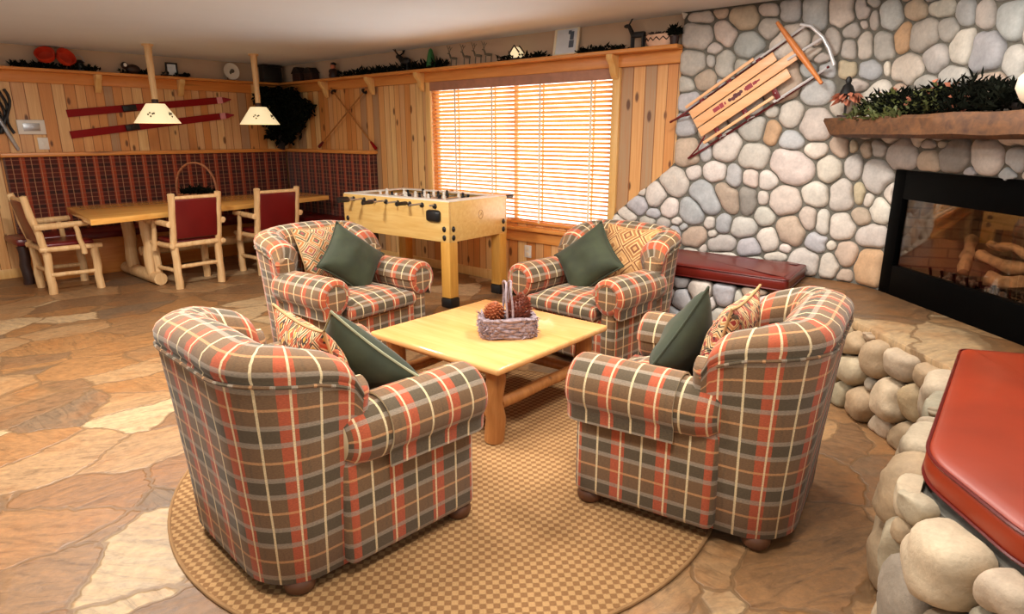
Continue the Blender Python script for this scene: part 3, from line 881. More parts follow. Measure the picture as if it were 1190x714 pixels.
for k in range(46): m.ball(FPT(r2.uniform(2.6, 3.45), .655 + r2.uniform(0, .02), r2.uniform(-.3, -.08)), r2.uniform(.012, .024), 1, bump=.3)
o = m.build('embers', M['ember'], fp); o['kind'] = 'stuff'
def flog(label, a, b, r, sd):
    m = MB(); A, B = FPT(*a), FPT(*b)
    pts = [A.lerp(B, i / 8) + Vector((0, 0, .012 * math.sin(i * 1.1 + sd))) for i in range(9)]
    m.tube(pts, [r * (.9 + .14 * math.sin(i * 1.9 + sd)) for i in range(9)], 12, bump=.35, seed=sd, dome=.012)
    o = m.build('fire_log', M['fire_log']); tag(o, label, 'log', 'logs in the fireplace'); return o
flog('ashen log slanting up at the left of the firebox', (2.56, .87, -.36), (2.80, .73, -.15), .036, 1)
flog('long ashen log lying across the back of the grate', (2.72, .80, -.3), (3.40, .79, -.28), .036, 2)
flog('thick ashen log at the front right of the grate', (2.98, .735, -.16), (3.48, .755, -.2), .042, 3)
flog('slim crooked log resting crosswise on top of the others', (2.80, .90, -.28), (3.28, .885, -.2), .024, 4)

# mantel beam
m = MB(); rows = []; uv = []
nS = 44
PROF = ((.0, 1.483), (.17, 1.478), (.31, 1.482), (.335, 1.50), (.335, 1.545), (.335, 1.585), (.322, 1.604), (.16, 1.606), (.0, 1.604))
for i in range(nS + 1):
    t = i / nS; row = []; ur = []
    for d, z in PROF:
        st = 1.935 + .125 * (1.60 - z) / .12 + (.335 - d) * .62
        s = st + t * (4.15 - st)
        nz = mnoise.noise(Vector((s * 3.1, z * 14, d * 4)))
        dd = d + (.022 * nz if d > .2 else 0); z2 = z + (.008 * mnoise.noise(Vector((s * 4.3, d * 6, 3.1))) if d > 0 else 0)
        p = FPT(s, z2, dd); p.x = min(p.x, 4.872); row.append(p); ur.append((s, d + z))
    rows.append(row); uv.append(ur + [ur[0]])
V = m.grid(rows, uv, closed_u=True); m.cap(V[0], True); m.cap(V[-1])
mt = m.build('mantel', M['mantel']); tag(mt, 'rough hewn dark wood beam mantel over the fireplace', 'mantel')
# ================================================================= RUG
RC = (1.91, 2.07)
m = MB(); m.lathe([(0, .001), (1.21, .001), (1.215, .005), (1.21, .010), (1.16, .011), (0, .011)], (RC[0], RC[1], 0), 96)
rg = thing('area_rug', 'round tan checked woven rug under the armchairs and coffee table', 'rug')
m.build('rug_field', M['rug'], rg)
m = MB(); m.tube([(RC[0] + 1.212 * math.cos(2 * PI * k / 96), RC[1] + 1.212 * math.sin(2 * PI * k / 96), .007) for k in range(97)], .0075, 8, caps=False); m.build('bound_edge', M['rug_edge'], rg)
RZ = .012

# ================================================================= ARMCHAIRS
AW, AD = .84, .95
def back_shell():
    hw = AW / 2; x0 = -.435; xw = -.06; rc = .22
    path = []
    for i in range(7): path.append((xw + (x0 + rc - xw) * i / 6, -hw, 0, -1))
    for i in range(1, 10):
        a = PI / 2 * i / 9
        path.append((x0 + rc - rc * math.sin(a), -hw + rc - rc * math.cos(a), -math.sin(a), -math.cos(a)))
    for i in range(1, 12): path.append((x0, (-hw + rc) + (2 * hw - 2 * rc) * i / 12, -1, 0))
    for i in range(0, 10):
        a = PI / 2 * i / 9
        path.append((x0 + rc - rc * math.cos(a), hw - rc + rc * math.sin(a), -math.cos(a), math.sin(a)))
    for i in range(1, 7): path.append((x0 + rc + (xw - x0 - rc) * i / 6, hw, 0, 1))
    S = [0]
    for a, b in zip(path, path[1:]): S.append(S[-1] + math.hypot(b[0] - a[0], b[1] - a[1]))
    prof = [(-.045, .040), (-.034, .050), (-.024, .25), (-.010, .42), (.0, .56), (.010, .66), (.019, .755), (.023, .770), (.019, .777),
            (.027, .794), (.027, .815), (.015, .838), (-.010, .856), (-.05, .869), (-.095, .867), (-.135, .850), (-.168, .818), (-.183, .776), (-.18, .73), (-.165, .67), (-.155, .6), (-.15, .5), (-.15, .36)]
    V = [0]
    for a, b in zip(prof, prof[1:]): V.append(V[-1] + math.hypot(b[0] - a[0], b[1] - a[1]))
    rows, uvs = [], []
    L = S[-1]
    for i, (x, y, nx, ny) in enumerate(path):
        e = min(S[i], L - S[i])
        # the roll slopes down over the wings and turns over at their front ends
        q = max(0.0, 1 - e / .34); drop = .09 * q * q
        f = max(0.0, 1 - e / .08); drop += .07 * (1 - math.sqrt(max(0, 1 - f * f)))
        yy = abs(y) / hw; crown = .018 * max(0, 1 - (yy / .8) ** 2) if nx < -.5 else 0
        row = []
        for d, z in prof:
            w = max(0.0, min(1.0, (z - .5) / .38))
            z2 = z - drop * w * (1.0 if z > .5 else 0) + crown * w
            sh = 1.0 - (.35 * (1 - math.sqrt(max(0, 1 - f * f))) if d < 0 else 0)
            d2 = d * (sh if z > .5 else 1)
            if z < .6 and d < -.1: d2 = d
            row.append((x + nx * d2 * 1.0, y + ny * d2, z2))
        rows.append(row); uvs.append([(S[i] - L / 2, v + .02) for v in V])
    m = MB(); Vv = m.grid(rows, uvs)
    for k in (0, -1):
        ring = Vv[k]; prev = ring
        cy = sum(v.co.y for v in ring) / len(ring)
        for q, dx in ((.88, .022), (.62, .036)):
            nr = []
            for v in ring:
                cz = .80 if v.co.z > .70 else v.co.z
                nr.append(m.bm.verts.new((v.co.x + dx, cy + (v.co.y - cy) * q, v.co.z + (min(v.co.z, .745) - v.co.z) * (1 - q) - (.0 if v.co.z < .6 else 0))))
            for j in range(len(ring) - 1):
                vs = [prev[j], prev[j + 1], nr[j + 1], nr[j]]; m._face(vs, [(v.co.y, v.co.z) for v in vs])
            prev = nr
        m._face(prev, [(v.co.y, v.co.z) for v in prev])
    return m, path, prof
def roll_arm(sy):
    """rolled arm: dropped side panel plus thick horizontal roll with a domed front"""
    m = MB()
    yc, zc, r = .372, .52, .104
    x0, x1 = -.10, .455
    m.box(((-.14 + .44) / 2, sy * .365, .25), (.58, .12, .415), bevel=.035, seg=3)
    xs = [x0 - .03, x0, -.05, .05, .2, .33, x1 - .035, x1 - .012, x1, x1 + .006]
    sc = [.70, .88, .98, 1, 1.0, 1.02, 1.03, .99, .90, .70]
    rows, uvs = [], []
    n = 28
    for x, s in zip(xs, sc):
        row, ur = [], []
        for k in range(n + 1):
            a = 2 * PI * k / n
            yy = yc + r * s * math.cos(a) * 1.02; z = zc + r * s * math.sin(a) * (1.0 if math.sin(a) > 0 else 1.15)
            z += .012 * max(0, (x - x0) / (x1 - x0)) * 0
            if k < n: row.append((x, sy * yy, z))
            ur.append((x + max(0, 1.03 - s) * r * (1 if x > .4 else 0), r * a + .3))
        rows.append(row); uvs.append(ur)
    V = m.grid(rows, uvs, closed_u=True)
    fr = V[-1]; m._face(fr, [(v.co.y, v.co.z) for v in fr]); m._face(list(reversed(V[0])))
    return m
def arm_cover(sy):
    m = MB(); yc, zc, r = .372, .52, .113
    xs = [.02, .05, .2, .33, .42, .445, .459, .464]
    sc = [1.0, 1.0, 1.01, 1.03, 1.035, 1.0, .90, .72]
    A = [math.radians(a) for a in range(-62, 181, 11)]
    def sheet(off):
        rows, uvs = [], []
        for i, (x, s) in enumerate(zip(xs, sc)):
            row, ur = [], []
            for a in A:
                rr = (r + off) * s
                z = zc + rr * math.sin(a); y = yc + rr * math.cos(a)
                if math.sin(a) < -.2: y = max(y, yc + rr * .75)
                if math.degrees(a) < -50: z -= .03
                row.append((x + (off if i == len(xs) - 1 else 0), sy * y, z)); ur.append((x + max(0, 1.035 - s) * r * (1 if x > .4 else 0), r * a + .3))
            rows.append(row); uvs.append(ur)
        return rows, uvs
    ro, uo = sheet(.004); ri, ui = sheet(-.004)
    Vo = m.grid(ro, uo); Vi = m.grid(ri, ui)
    n, k = len(Vo), len(Vo[0])
    for j in range(k - 1):
        m._face([Vo[0][j], Vi[0][j], Vi[0][j + 1], Vo[0][j + 1]]); m._face([Vo[-1][j], Vo[-1][j + 1], Vi[-1][j + 1], Vi[-1][j]])
    for i in range(n - 1):
        m._face([Vo[i][0], Vo[i + 1][0], Vi[i + 1][0], Vi[i][0]]); m._face([Vo[i][-1], Vi[i][-1], Vi[i + 1][-1], Vo[i + 1][-1]])
    return m
def make_armchair(label):
    t = thing('armchair', label, 'armchair', group='four plaid club armchairs')
    m, path, prof = back_shell(); m.build('backrest', M['fabric'], t, sharp=60)
    # welt along the top of the outside back
    m = MB(); L = [(x + nx * .025, y + ny * .025, .774 - .09 * max(0, 1 - min(i + 2, len(path) - 3 - i) / 12.5) ** 2) for i, (x, y, nx, ny) in enumerate(path[2:-2])]
    m.tube(L, .006, 6); m.build('welt', M['fabric'], t)
    for sy in (-1, 1):
        roll_arm(sy).build('armrest', M['fabric'], t, sharp=60); arm_cover(sy).build('arm_cover', M['fabric'], t, sharp=60)
    m = MB(); m.box((.06, 0, .20), (.72, .70, .30), bevel=.03, seg=3); m.build('seat_base', M['fabric'], t)
    m = MB(); b = bmesh.new(); bmesh.ops.create_cube(b, size=1)
    bmesh.ops.subdivide_edges(b, edges=list(b.edges), cuts=6, use_grid_fill=True)
    for v in b.verts:
        x, y, z = v.co * 2
        f = lambda a: math.copysign(1 - (1 - abs(a)) ** 1.0, a)
        rr = (max(abs(x), abs(y)))
        bul = (1 - x ** 4) * (1 - y ** 4)
        ed = max(0.0, max(abs(x), abs(y)) - .75) / .25
        zz = z * (.065 + .022 * bul) * (1 - .35 * ed * ed)
        xx = x * (1 - .04 * abs(z) ** 2); yy = y * (1 - .04 * abs(z) ** 2)
        v.co = Vector((xx * .37 + .11, yy * .285, zz + .395))
    m.merge(b); m.build('seat_cushion', M['fabric'], t)
    for sx in (-.28, .385):
        for sy in (-.325, .325):
            if sx > 0: sy *= 1.14
            m = MB(); m.lathe([(0, 0), (.042, .0), (.051, .010), (.054, .028), (.050, .044), (.040, .054), (.0, .056)], (sx, sy, 0), 20); m.build('foot', M['foot'], t)
    return t
CH = [((1.22, 2.09, RZ), math.radians(-3), 'plaid armchair on the left in front, seen from behind'),
      ((2.465, 1.045, RZ), math.radians(99), 'plaid armchair on the right in front, its back towards the stone hearth'),
      ((2.51, 3.86, RZ), math.radians(-86), 'plaid armchair beside the foosball table, facing the coffee table'),
      ((3.75, 2.48, RZ), math.radians(178), 'plaid armchair in front of the window blind and left stone bench')]
proto = make_armchair(CH[0][2])
chairs = []
for i, (loc, rz, lab) in enumerate(CH):
    o = proto if i == 0 else copy_tree(proto)
    o.location = loc; o.rotation_euler = (0, 0, rz); o['label'] = lab; chairs.append(o)
for i in (2, 3): chairs[i].location.z = 0.0

# ---------------------------------------------------------------- pillows
def pillow_mb(sz, th, seed, pinch=.10, wr=.012, n=22):
    m = MB(); sides = []
    def pt(u, v, s):
        x = u * sz / 2 * (1 - pinch * (1 - v * v)); y = v * sz / 2 * (1 - pinch * (1 - u * u))
        h = th / 2 * max(0, (1 - abs(u) ** 2.4) * (1 - abs(v) ** 2.4)) ** .55
        h += 1.6 * wr * mnoise.noise(Vector((x * 9, y * 9, s * 3 + seed))) * (1 - max(abs(u), abs(v)) ** 4)
        return (x, y, s * h)
    for s in (1, -1):
        rows, uvs = [], []
        for i in range(n + 1):
            u = -1 + 2 * i / n; row, ur = [], []
            for j in range(n + 1):
                v = -1 + 2 * j / n; row.append(pt(u, v, s)); ur.append(((u + 1) / 2, (v + 1) / 2))
            rows.append(row); uvs.append(ur)
        m.grid(rows, uvs)
    bmesh.ops.remove_doubles(m.bm, verts=list(m.bm.verts), dist=1e-5)
    ed = []
    for u, v in [(-1 + 2 * i / n, -1) for i in range(n)] + [(1, -1 + 2 * i / n) for i in range(n)] + [(1 - 2 * i / n, 1) for i in range(n)] + [(-1, 1 - 2 * i / n) for i in range(n + 1)]:
        ed.append(pt(u, v, 1)[:2] + (0,))
    return m, ed
def pillow(label, chair, lp, lrot, sz, th, mat, pmat, seed, group):
    """lp local position in the chair, lrot: (spin in plane, tilt back, yaw)"""
    ob = thing('throw_pillow', label, 'pillow', group=group)
    m, ed = pillow_mb(sz, th, seed); m.build('pillow_body', mat, ob, sharp=75)
    m = MB(); m.tube(ed, .0055, 6, caps=False); m.build('piping', pmat, ob)
    Rc = Matrix.Translation(chair.location) @ Matrix.Rotation(chair.rotation_euler.z, 4, 'Z')
    # pillow plane: local z -> chair +x ; then tilt back; spin about own z
    R = Matrix.Rotation(lrot[2], 4, 'Z') @ Matrix.Rotation(PI / 2 - lrot[1], 4, 'Y') @ Matrix.Rotation(lrot[0], 4, 'Z')
    ob.matrix_world = Rc @ Matrix.Translation(lp) @ R
    return ob
d = math.radians
GP, GG = 'patterned tapestry pillows', 'green velvet pillows'
pillow('floral tapestry pillow in the front left armchair', chairs[0], (-.03, -.10, .65), (0, d(16), d(-6)), .46, .17, M['tap1'], M['tan_cord'], 1, None)
pillow('green pillow leaning on floral pillow in front left armchair', chairs[0], (.14, -.10, .63), (d(45), d(28), d(18)),   .40, .19, M['green_velvet'], M['green_piping'], 2, None)
pillow('bold diamond tapestry pillow in the front right armchair', chairs[1], (-.05, .05, .655), (0, d(14), 0), .46, .17, M['tap2'], M['tan_cord'], 3, None)
pillow('green pillow on edge in the front right armchair', chairs[1], (.13, .06, .625), (d(45), d(18), d(-6)), .41, .18, M['green_velvet'], M['green_velvet'], 4, None)
pillow('rosette tapestry pillow behind green one in armchair near foosball table', chairs[2], (-.19, .05, .66), (0, d(20), 0), .44, .15, M['tap3'], M['tan_cord'], 5, None)
pillow('green diamond-set pillow in the armchair near foosball table', chairs[2], (.05, .09, .645), (d(45), d(30), 0), .42, .20, M['green_velvet'], M['green_velvet'], 6, None)
pillow('tan lozenge pillow behind green one in armchair below the window', chairs[3], (-.19, .08, .66), (0, d(20), 0), .44, .15, M['tap4'], M['tan_cord'], 7, None)
pillow('green diamond-set pillow in the armchair below the window', chairs[3], (.05, -.09, .64), (d(45), d(30), 0), .43, .20, M['green_velvet'], M['green_velvet'], 8, None)

# ================================================================= COFFEE TABLE
ct = thing('coffee_table', 'square varnished pine coffee table with log legs on the rug', 'coffee table', (2.53, 2.405, RZ), math.radians(1.5))
m = MB(); m.box((0, 0, .412), (.96, .95, .036), bevel=.014, seg=4); m.build('tabletop', M['cof_top'], ct)
def logpts(a, b, n=7, w=.006, sd=0):
    A, B = Vector(a), Vector(b)
    return [A.lerp(B, i / (n - 1)) + Vector((w * math.sin(i * 1.7 + sd), w * math.cos(i * 2.1 + sd), 0)) for i in range(n)]
for sx in (-.385, .385):
    for sy in (-.37, .37):
        m = MB(); m.tube(logpts((sx, sy, 0), (sx, sy, .396), sd=sx + sy), .05, 12, bump=.12, seed=int(sx * 10)); m.build('leg', M['log_dark'], ct)
m = MB(); m.box((0, 0, .37), (.80, .77, .045), bevel=.01); m.build('apron', M['log_dark'], ct)
for sx in (-.385, .385):
    m = MB(); m.tube(logpts((sx, -.34, .15), (sx, .34, .15)), .032, 10, bump=.1); m.build('stretcher', M['log_dark'], ct)
for sy in (-.37, .37):
    m = MB(); m.tube(logpts((-.34, sy, .19), (.34, sy, .19)), .032, 10, bump=.1); m.build('stretcher', M['log_dark'], ct)

# twig basket with pine cones
TZ = RZ + .430
BX, BY, BA = 2.50, 2.25, math.radians(-41)
tb = thing('twig_basket', 'grey violet twig basket with tall handle on the coffee table', 'basket', (BX, BY, TZ), BA)
m = MB()
def rrect(a, b, n=40, p=4.0):
    out = []
    for k in range(n):
        th = 2 * PI * k / n; c, s = math.cos(th), math.sin(th)
        out.append((math.copysign(abs(c) ** (2 / p), c) * a, math.copysign(abs(s) ** (2 / p), s) * b))
    return out
rr = random.Random(3)
for lev in range(6):
    z = .012 + lev * .018; k = 1 + .05 * lev / 5
    for st in range(2):
        pts = []
        for i, (x, y) in enumerate(rrect(.135 * k, .085 * k, 48)):
            w = math.sin(i * 1.6 + lev * 1.9 + st * PI) * .014
            L = math.hypot(x, y); pts.append((x + x / L * w, y + y / L * w, z + rr.uniform(-.004, .004)))
        pts.append(pts[0]); m.tube(pts, .0105, 7, caps=False, bump=1.1, seed=lev)
m.prism([(x, y) for x, y in rrect(.125, .077, 24)], .002, .012)
for k in range(170):
    a = rr.uniform(0, 2 * PI); c, s = math.cos(a), math.sin(a)
    x = math.copysign(abs(c) ** .5, c) * .146; y = math.copysign(abs(s) ** .5, s) * .094
    m.blade((x, y, rr.uniform(.012, .11)), (-s * rr.choice((-1, 1)) + c * .35, c * rr.choice((-1, 1)) + s * .35, rr.uniform(-.5, .7)), rr.uniform(.03, .06), .0055)
m.build('woven_body', M['twig'], tb)
m = MB()
for j in range(2):
    pts = []
    for i in range(25):
        a = PI * i / 24
        pts.append(((.014 if j else -.014) + .004 * math.sin(i * .55 + j), .088 * math.cos(a), .10 + .20 * math.sin(a) ** .6))
    m.tube(pts, .006, 6, bump=.3, seed=j)
m.build('handle', M['twig'], tb)
def cone_mb(h, r, n=120):
    m = MB(); m.ball((0, 0, 0), 1, 2, (r * .55, r * .55, h * .46))
    for i in range(n):
        t = (i + .5) / n; z = -h / 2 + h * t; a = i * 2.39996
        rad = r * math.sin(PI * (t ** .8) * .93 + .12) ** .7
        p = Vector((math.cos(a) * rad * .55, math.sin(a) * rad * .55, z)); dd = Vector((math.cos(a), math.sin(a), .55 - .2 * t))
        m.blade(p, dd, max(.012, rad * .62), .0105)
    return m
for (lx, ly, lz, h, r, mat, lab, tilt) in ((.060, -.01, .145, .16, .072, M['cone_brown'], 'large dark pine cone at the right of the twig basket', .3),
                                   (-.072, .0, .128, .13, .058, M['cone_pale'], 'smaller tan pine cone at the left of the twig basket', -.35)):
    o = tag(cone_mb(h, r).build('pine_cone', mat), lab, 'pine cone', 'pine cones in the twig basket')
    c, s = math.cos(BA), math.sin(BA)
    o.location = (BX + lx * c - ly * s, BY + lx * s + ly * c, TZ + lz); o.rotation_euler = (.25, tilt, .4)
# ================================================================= FOOSBALL TABLE
FX, FY, FA = 4.135, 4.81, math.radians(3.5)
ft = thing('foosball_table', 'pale wood foosball table standing before the window', 'foosball table', (FX, FY, 0), FA)
FL, FW, FT_, FB = 1.42, .80, .94, .59
m = MB(); th = .03
for sx in (-1, 1): m.box((sx * (FW / 2 - th / 2), 0, (FT_ + FB) / 2), (th, FL, FT_ - FB), bevel=.006)
for sy in (-1, 1): m.box((0, sy * (FL / 2 - th / 2), (FT_ + FB) / 2), (FW - .02, th, FT_ - FB), bevel=.006)
m.box((0, 0, .66), (FW - .04, FL - .04, .02)); m.build('cabinet', M['foos'], ft)
m = MB(); m.box((0, 0, .835), (FW - .06, FL - .06, .012)); m.build('playfield', M['white'], ft)
m = MB()
for sx in (-1, 1): m.box((sx * (FW / 2 - .06), 0, FT_ + .004), (.10, FL - .004, .010), bevel=.003)
for sy in (-1, 1): m.box((0, sy * (FL / 2 - .06), FT_ + .004), (FW - .21, .11, .010), bevel=.003)
m.build('top_rim', M['white'], ft)
for sx in (-1, 1):
    for sy in (-1, 1):
        m = MB(); m.box((sx * (FW / 2 - .055), sy * (FL / 2 - .055), .345), (.11, .11, .51), bevel=.012)
        lg = m.build('leg', M['foos_leg'], ft)
        m = MB(); m.box((sx * (FW / 2 - .055), sy * (FL / 2 - .055), .045), (.122, .122, .09), bevel=.014); m.build('leg_cap', M['rubber'], lg)
        for z in (.63, .705):
            m = MB(); m.ball((sx * (FW / 2 + .003), sy * (FL / 2 - .055), z), .021, 2, (.5, 1, 1.25)); m.build('leg_bolt', M['rubber'], lg)
            m = MB(); m.ball((sx * (FW / 2 - .055), sy * (FL / 2 + .003), z), .021, 2, (1, .5, 1.25)); m.build('leg_bolt', M['rubber'], lg)
men = (1, 2, 3, 5, 5, 3, 2, 1); side = (1, 1, -1, 1, -1, 1, -1, -1)
for i in range(8):
    y = -FL / 2 + .16 + i * (FL - .32) / 7; z = .908; off = (.08, -.05, .10, 0, -.07, .05, -.1, .06)[i]
    m = MB(); sgn = -side[i]
    m.tube([(-.52 + off * .7, y, z), (.52 + off * .7, y, z)], .0085, 8)
    rod = m.build('rod', M['grey_metal'], ft)
    hx = -.57 + off * .7 if side[i] < 0 else .57 + off * .7
    m = MB(); s = -1 if side[i] < 0 else 1
    m.tube([(hx - s * .06, y, z), (hx - s * .045, y, z), (hx + s * .02, y, z), (hx + s * .06, y, z)], [.015, .019, .017, .019], 10); m.build('handle', M['rubber'], rod)
    for s in (-1, 1):
        m = MB(); m.tube([(s * (FW / 2 + .016), y, z - .01), (s * (FW / 2 - .004), y, z - .01)], [.019, .026], 10)
        m.build('rod_bushing', M['rubber'], rod)
    for k in range(men[i]):
        m = MB(); x = (k - (men[i] - 1) / 2) * .62 / max(men[i], 2) + off * .4
        m.tube([(x, y, z + .04), (x, y, z + .012), (x, y, z - .03), (x, y + .006, z - .07)], [.012, .017, .015, .008], 8); m.ball((x, y, z + .05), .016, 1)
        m.build('player_figure', M['black'] if i in (0, 1, 3, 5) else M['white'], rod)
# ball return cup, score beads, ring emblem
m = MB(); m.box((-FW / 2 - .012, -FL / 2 + .17, .815), (.06, .16, .105), bevel=.035, seg=3); m.build('ball_return_cup', M['rubber'], ft)
m = MB()
for k in range(22):
    a0, a1 = 2 * PI * k / 22, 2 * PI * (k + 1) / 22
    m.tube([(.02 + .03 * math.cos(a0), -FL / 2 - .001, .80 + .04 * math.sin(a0)), (.02 + .03 * math.cos(a1), -FL / 2 - .001, .80 + .04 * math.sin(a1))], .0022, 5)
m.tube([(.005, -FL / 2 - .001, .785), (.03, -FL / 2 - .001, .815)], .002, 5); m.tube([(.03, -FL / 2 - .001, .815), (.035, -FL / 2 - .001, .79)], .002, 5)
m.build('ring_emblem', plain('burnt_mark', rgb(176, 112, 46), .6), ft)

# ================================================================= LOG DINING FURNITURE
dt = thing('dining_table', 'long pine dining table on log trestles by the corner banquette', 'dining table', (0, 0, 0))
Q = [(1.82, 6.67), (4.60, 7.16), (4.62, 8.02), (2.0, 8.05)]
pts = []
for i in range(4):
    a, b = Vector(Q[i]), Vector(Q[(i + 1) % 4]); n = Vector(((b - a).y, -(b - a).x)).normalized()
    for k in range(10):
        t = k / 10; p = a.lerp(b, t) + n * (.012 * mnoise.noise(Vector((i * 5 + t * 6, 0, 0))) if 0 < k else 0); pts.append((p.x, p.y))
m = MB(); m.prism(pts, .705, .76, bevel=.008); m.build('tabletop', M['pine_tab'], dt)
for x in (2.45, 4.05):
    for y in (7.18, 7.72):
        m = MB(); m.tube(logpts((x, y, .09), (x, y, .706), sd=x), .062, 12, bump=.12, seed=int(x * 3)); m.build('leg', M['log'], dt)
    m = MB(); m.tube([(x, 6.99, .065), (x, 7.3, .066), (x, 7.6, .066), (x, 7.95, .065)], .064, 14, bump=.06, seed=2); m.build('trestle_foot', M['log'], dt)
    m = MB(); m.tube([(x, 7.12, .66), (x, 7.9, .66)], .045, 12, bump=.06); m.build('cross_beam', M['log'], dt)
m = MB(); m.tube(logpts((2.45, 7.45, .30), (4.05, 7.45, .30)), .05, 12, bump=.1); m.build('stretcher', M['log'], dt)

def make_log_chair(label):
    t = thing('log_armchair', label, 'dining chair', group='peeled log dining chairs')
    def part(nm, a, b, r0, r1=None, mat='log', n=7, w=.004, sd=0, dome=.01):
        m = MB(); r1 = r1 or r0; P = logpts(a, b, n, w, sd); m.tube(P, [r0 + (r1 - r0) * i / (n - 1) for i in range(n)], 12, bump=.14, seed=sd, dome=dome); return m.build(nm, M[mat], t)
    for s in (-1, 1):
        part('leg', (-.2, s * .215, 0), (-.2, s * .215, .45), .038, .036, sd=1 + s)
        part('leg', (.2, s * .245, 0), (.2, s * .245, .44), .038, .036, sd=3 + s)
        part('back_post', (-.2, s * .225, .40), (-.305, s * .225, .945), .034, .032, sd=5 + s)
        part('side_rail', (-.255, s * .255, .44), (.265, s * .255, .43), .026, sd=7 + s)
        part('stretcher', (-.2, s * .235, .19), (.2, s * .245, .18), .021, sd=9 + s)
        part('armrest', (-.27, s * .26, .655), (.16, s * .285, .665), .031, .027, sd=11 + s)
        part('arm_support', (.10, s * .29, .37), (.06, s * .28, .65), .026, .022, sd=13 + s)
    part('front_rail', (.2, -.25, .40), (.2, .25, .40), .025, sd=20); part('rear_rail', (-.215, -.27, .44), (-.215, .27, .44), .026, sd=21)
    part('stretcher', (-.2, -.22, .22), (-.2, .22, .22), .020, sd=22)
    part('top_rail', (-.30, -.21, .905), (-.30, .21, .905), .02, sd=23)
    m = MB(); m.box((.005, 0, .463), (.42, .43, .055), bevel=.02, seg=3); m.build('seat_pad', M['vinyl'], t)
    m = MB(); R = Matrix.Rotation(math.radians(-11), 3, 'Y'); m.box((-.262, 0, .70), (.05, .41, .40), rot=R, bevel=.014, seg=3); m.build('back_panel', M['vinyl'], t)
    return t
LC = [((1.80, 7.585, 0), 0, 'log armchair with burgundy back at the left end of the dining table'),
      ((2.72, 6.885, 0), math.radians(91), 'log armchair with burgundy back in the middle, before the wicker basket'),
      ((3.60, 6.87, 0), math.radians(88), 'log armchair with burgundy back just behind the plaid armchair')]
lp_ = make_log_chair(LC[0][2])
for i, (loc, rz, lab) in enumerate(LC):
    o = lp_ if i == 0 else copy_tree(lp_)
    o.location = loc; o.rotation_euler = (0, 0, rz); o['label'] = lab

# ---------------------------------------------------------------- banquette
def banq(label, tag_axis, a0, a1, name='banquette_bench'):
    t = thing(name, label, 'bench')
    def bx(nm, u0, u1, d0, d1, z0, z1, mat, bevel=.01, uvq=True):
        m = MB()
        if tag_axis == 'x': m.box(((u0 + u1) / 2, YS - (d0 + d1) / 2, (z0 + z1) / 2), (u1 - u0, d1 - d0, z1 - z0), bevel=bevel)
        else: m.box((XW - (d0 + d1) / 2, (u0 + u1) / 2, (z0 + z1) / 2), (d1 - d0, u1 - u0, z1 - z0), bevel=bevel)
        return m.build(nm, mat, t)
    return t, bx
BT = 1.30
t, bx = banq('long banquette with dark plaid back and burgundy seat under skis', 'x', 1.6, 4.9)
bx('back_panel', 1.635, 4.80, 0, .11, .46, BT - .03, M['bench_plaid'], .012)
bx('cap_rail', 1.60, 4.80, 0, .14, BT - .03, BT + .012, M['pine_trim_x'], .006)
bx('seat_pad', 1.50, 4.36, .11, .58, .40, .48, M['vinyl'], .03)
bx('base_panel', 1.70, 4.38, .0, .50, .0, .40, M['pine_trim_x'], .004)
m = MB(); m.tube(logpts((1.56, YS - .50, 0), (1.56, YS - .50, .40)), .05, 12, bump=.1); m.build('leg', M['dark_brown'], t)
t, bx = banq('short banquette with dark plaid back under crossed ski poles', 'y', 6.5, 8.4)
bx('back_panel', 6.55, 8.45, 0, .11, .46, BT - .03, M['bench_plaid'], .012)
bx('cap_rail', 6.53, 8.43, 0, .14, BT - .03, BT + .012, M['pine_trim'], .006)
bx('seat_pad', 6.55, 8.45, .11, .54, .40, .48, M['vinyl'], .03)
bx('base_panel', 6.60, 8.45, .0, .46, .0, .40, M['dark_brown'], .004)

# basket of greenery on the dining table
hb2 = thing('handled_basket', 'wicker basket with hoop handle and dark greenery on dining table', 'basket', (3.10, 7.42, .76), math.radians(-40))
m = MB()
for lev in range(5):
    k = .85 + .05 * lev
    pts = [(.19 * k * math.cos(2 * PI * i / 40), .14 * k * math.sin(2 * PI * i / 40), .015 + lev * .022 + .004 * math.sin(i * 2.5 + lev * PI)) for i in range(41)]
    m.tube(pts, .012, 6, caps=False)
m.lathe([(0, .002), (.16, .002), (.165, .012), (0, .012)], seg=30, sy=.74); m.build('woven_body', M['wicker'], hb2)
m = MB()
for j in range(2): m.tube([(.21 * math.cos(PI * i / 28), .012 * math.sin(i * .8 + j * PI), .10 + .34 * math.sin(PI * i / 28) ** .8) for i in range(29)], .0105, 8)
m.build('handle', M['wicker'], hb2)
def tufts(m, n, cx, cy, cz, rx, ry, rz, L, w, r_, up=.5):
    for _ in range(n):
        a = r_.uniform(0, 2 * PI); q = math.sqrt(r_.random())
        p = Vector((cx + rx * q * math.cos(a), cy + ry * q * math.sin(a), cz + r_.random() * rz * (1 - .6 * q)))
        dd = Vector((r_.uniform(-1, 1), r_.uniform(-1, 1), r_.uniform(-.25, 1) * up + .1))
        m.blade(p, dd, L * r_.uniform(.6, 1.2), w)
m = MB(); tufts(m, 260, 0, 0, .09, .17, .13, .09, .09, .012, random.Random(2)); m.build('greenery', M['needle'], hb2)

